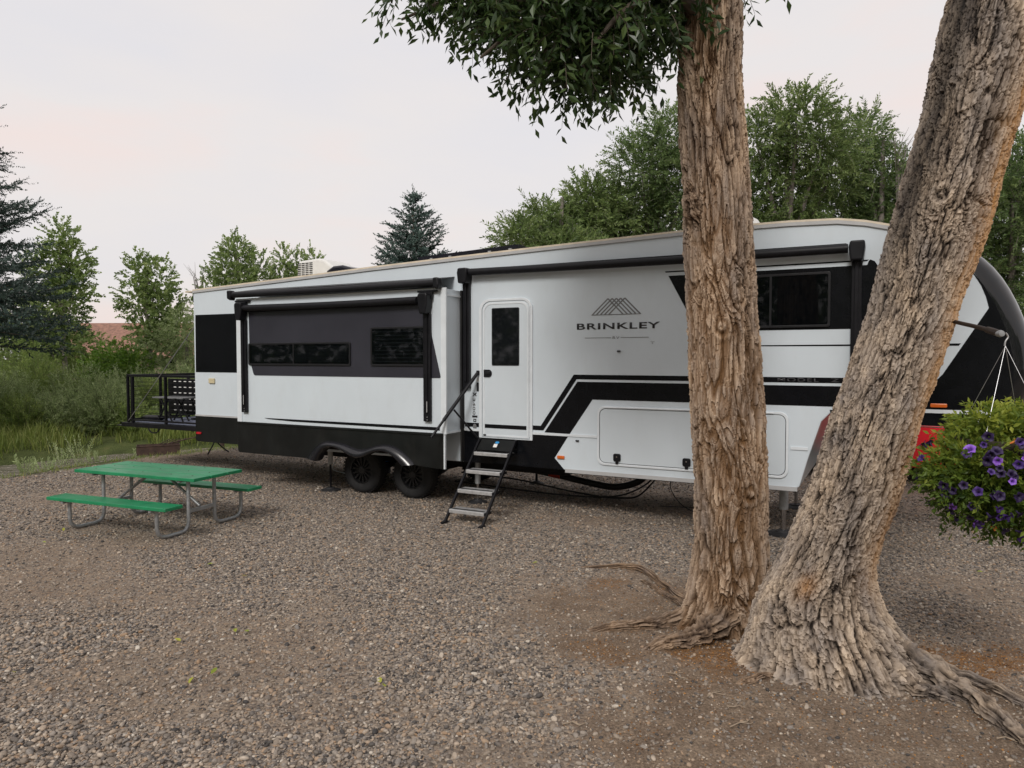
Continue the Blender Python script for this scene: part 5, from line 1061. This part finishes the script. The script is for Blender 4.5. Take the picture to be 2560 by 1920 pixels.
zz = V[:, 2]; fast('foliage', V, F, LM['basket'], HB, dict(tint=np.clip(ti * .75 + .42 * np.repeat(sstep(-.35, .30, V.reshape(-1, 4, 3)[:, :, 2].mean(1)), 4) - .12, 0, 1)))
def flowermesh(c, throat, r=.034):
    m, nt, b = nodes_of('petal_' + str(c[0])); m.name = 'petal'; N = nt.nodes.new; L = nt.links.new
    tc = N('ShaderNodeTexCoord'); g = N('ShaderNodeVectorMath'); g.operation = 'LENGTH'; L(tc.outputs['Object'], g.inputs[0]); cr = N('ShaderNodeValToRGB')
    cr.color_ramp.elements[0].position = .006; cr.color_ramp.elements[0].color = (*throat, 1); cr.color_ramp.elements[1].position = .022; cr.color_ramp.elements[1].color = (*c, 1)
    L(g.outputs['Value'], cr.inputs['Fac']); L(cr.outputs['Color'], b.inputs['Base Color']); b.inputs['Roughness'].default_value = .6
    mb = MB(); n = 20; rings = ((.004, -.035, 0), (.009, -.008, 0), (.5 * r, .003, .06), (r, .004, .20))
    for (rr, h, w) in rings:
        for k in range(n):
            a = 2 * math.pi * k / n; q = rr * (1 - w * abs(math.cos(2.5 * a))); mb.v.append((q * math.cos(a), q * math.sin(a), h + (.004 * math.cos(5 * a) if rr == r else 0)))
    for i in range(3):
        for k in range(n): mb.f.append((i * n + k, i * n + (k + 1) % n, (i + 1) * n + (k + 1) % n, (i + 1) * n + k))
    me = mb.mesh('flower'); me.materials.append(m); me.polygons.foreach_set('use_smooth', [True] * len(me.polygons)); return me
FM = [flowermesh((.017, .005, .052), (.008, .002, .02)), flowermesh((.23, .095, .52), (.10, .02, .25)), flowermesh((.75, .20, .06), (.55, .25, .03), .022), flowermesh((.048, .015, .15), (.02, .006, .07))]
for k in range(175):
    th_ = rng.uniform(-2.75, -.35) if k < 155 else rng.uniform(0, 3.1); ph = rng.uniform(-1.0, .85); d = np.array([math.cos(th_) * math.cos(ph), math.sin(th_) * math.cos(ph), math.sin(ph)])
    b_ = bl[rng.integers(0, 6)]; u_ = d; P = np.array(b_[:3]) + u_ * np.array(b_[3:6]) * 1.0
    # keep only places on the outside of the foliage
    for b2 in bl:
        w = (P - np.array(b2[:3])) / np.array(b2[3:6]); l = np.linalg.norm(w)
        if l < 1: P = np.array(b2[:3]) + w / l * np.array(b2[3:6]) * 1.02
    P = P + d * .05; kind = 1 if k % 10 == 0 else 2 if k % 19 == 5 else 3 if k % 4 == 1 else 0
    o = bpy.data.objects.new('flower', FM[kind]); link(o, HB); o.location = P; q = Vector(d + np.array([0, -.35, .1]) + rng.normal(0, .25, 3)).to_track_quat('Z', 'Y'); o.rotation_euler = q.to_euler(); s = rng.uniform(.62, 1.05); o.scale = (s, s, s)
HB.location = (BX + .085, BY - .02, BZ + .035)

# ------------------------------------------------------------------ litter, twigs, fallen leaves
n = 28000; lx = rng.uniform(.2, 4.2, n); ly = rng.uniform(3.6, 7.8, n); d_, l_, _, _ = masks(lx, ly); k = rng.random(n) < np.clip(l_ * .9 + .10 * d_, 0, 1); lx, ly = lx[k], ly[k]; n = len(lx)
V, F, ti = leafquads(np.stack([lx, ly, gh(lx, ly) + rng.uniform(.006, .02, n)], 1), unit(np.stack([rng.normal(size=n), rng.normal(size=n), rng.normal(0, .25, n)], 1)), rng.uniform(.008, .022, n), rng.uniform(.006, .012, n), .3)
LM['litter'] = leafmat('bark_litter', (.10, .045, .018), (.27, .12, .032), (.46, .25, .09), .1, .8, .2)
tag(fast('leaf_litter', V, F, LM['litter'], None, dict(tint=ti)), 'orange brown bud scales and litter at the foot of the trunks', 'litter', kind='stuff')
LM['fallen'] = leafmat('fallen_leaf', (.20, .25, .03), (.33, .36, .05), (.40, .38, .06), .2)
spots = [(18, 1698, 'yellow green leaf on the gravel at the left frame edge'), (470, 1715, 'larger green leaf of the close pair on the foreground gravel'), (515, 1708, 'smaller green leaf of the close pair on the foreground gravel'), (955, 1740, 'lower of two leaves on gravel left of the bare dirt'), (945, 1715, 'curled darker upper leaf of two on gravel left of the bare dirt'), (440, 1620, 'lone green leaf on gravel above the foreground leaf pair'),
         (578, 1588, 'left leaf of the pair on mid gravel below the caption area'), (612, 1596, 'right leaf of the pair on mid gravel below the caption area'), (525, 1420, 'yellow leaf on gravel below the near bench end'), (95, 1362, 'yellow leaf on gravel left of the picnic table'), (150, 1335, 'small leaf on gravel just before the left bench leg'), (612, 1450, 'small leaf on gravel right of the picnic table'), (1345, 1415, 'leaf on gravel in front of the cargo door'), (2470, 1440, 'pale leaf on gravel beneath the flower basket'), (1900, 1632, 'yellow leaf at the foot of the tall trunk')]
for (x, y, lab) in spots:
    Yd = 2.25 * 1775 / (y - 895); X_ = px(x, Yd); V, F, ti = leafquads(np.zeros((1, 3)), np.array([[1., 0, 0]]), .062, .034, .12)
    V = np.array([(0, 0, 0), (.018, .016, .006), (.042, .014, .008), (.062, 0, .002), (.042, -.014, .005), (.018, -.016, .008)]); o = fast('fallen_leaf', V, np.array([[0, 1, 2, 3], [0, 3, 4, 5]]), LM['fallen'], None, dict(tint=np.full(6, rng.random())))
    o.location = (X_, Yd, float(gh(X_, Yd)[0]) + .026); o.rotation_euler = (rng.normal(0, .2), rng.normal(0, .2), rng.uniform(0, 6.28)); tag(o, lab, 'leaf', 'fallen leaves on the gravel')
tws = [(1865, 1830, 'lowest of the crossed twigs on the bare dirt'), (1850, 1790, 'upper crossed twig on the bare dirt'), (1800, 1755, 'twig on dirt above the crossed twigs'), (2440, 1575, 'twig on dirt right of the leaning trunk'), (1700, 1705, 'twig beside the orange litter below the tall trunk'), (2240, 1515, 'pale twig on gravel behind the leaning trunk base'), (1440, 1830, 'twig at the left edge of the bare dirt'), (2545, 1870, 'pale twig in the lower right corner')]
for (x, y, lab) in tws:
    Yd = 2.25 * 1775 / (y - 895); X_ = px(x, Yd); a = rng.uniform(-.7, .7); l = rng.uniform(.10, .24)
    P = [(-l / 2, 0, 0), (-l * .1, rng.normal(0, .012), .006), (l * .2, rng.normal(0, .014), .004), (l / 2, rng.normal(0, .02), 0)]
    mb = MB().tube(P, [.0045, .004, .0032, .0018], 6); mb.tube([P[1], (l * .15, .05 * rng.choice((-1, 1)), .010)], [.003, .0015], 5)
    o = mb.build('twig', M['wood'], None); o.location = (X_, Yd, float(gh(X_, Yd)[0]) + .012); o.rotation_euler = (0, 0, a); tag(o, lab, 'twig', 'twigs on the dirt')
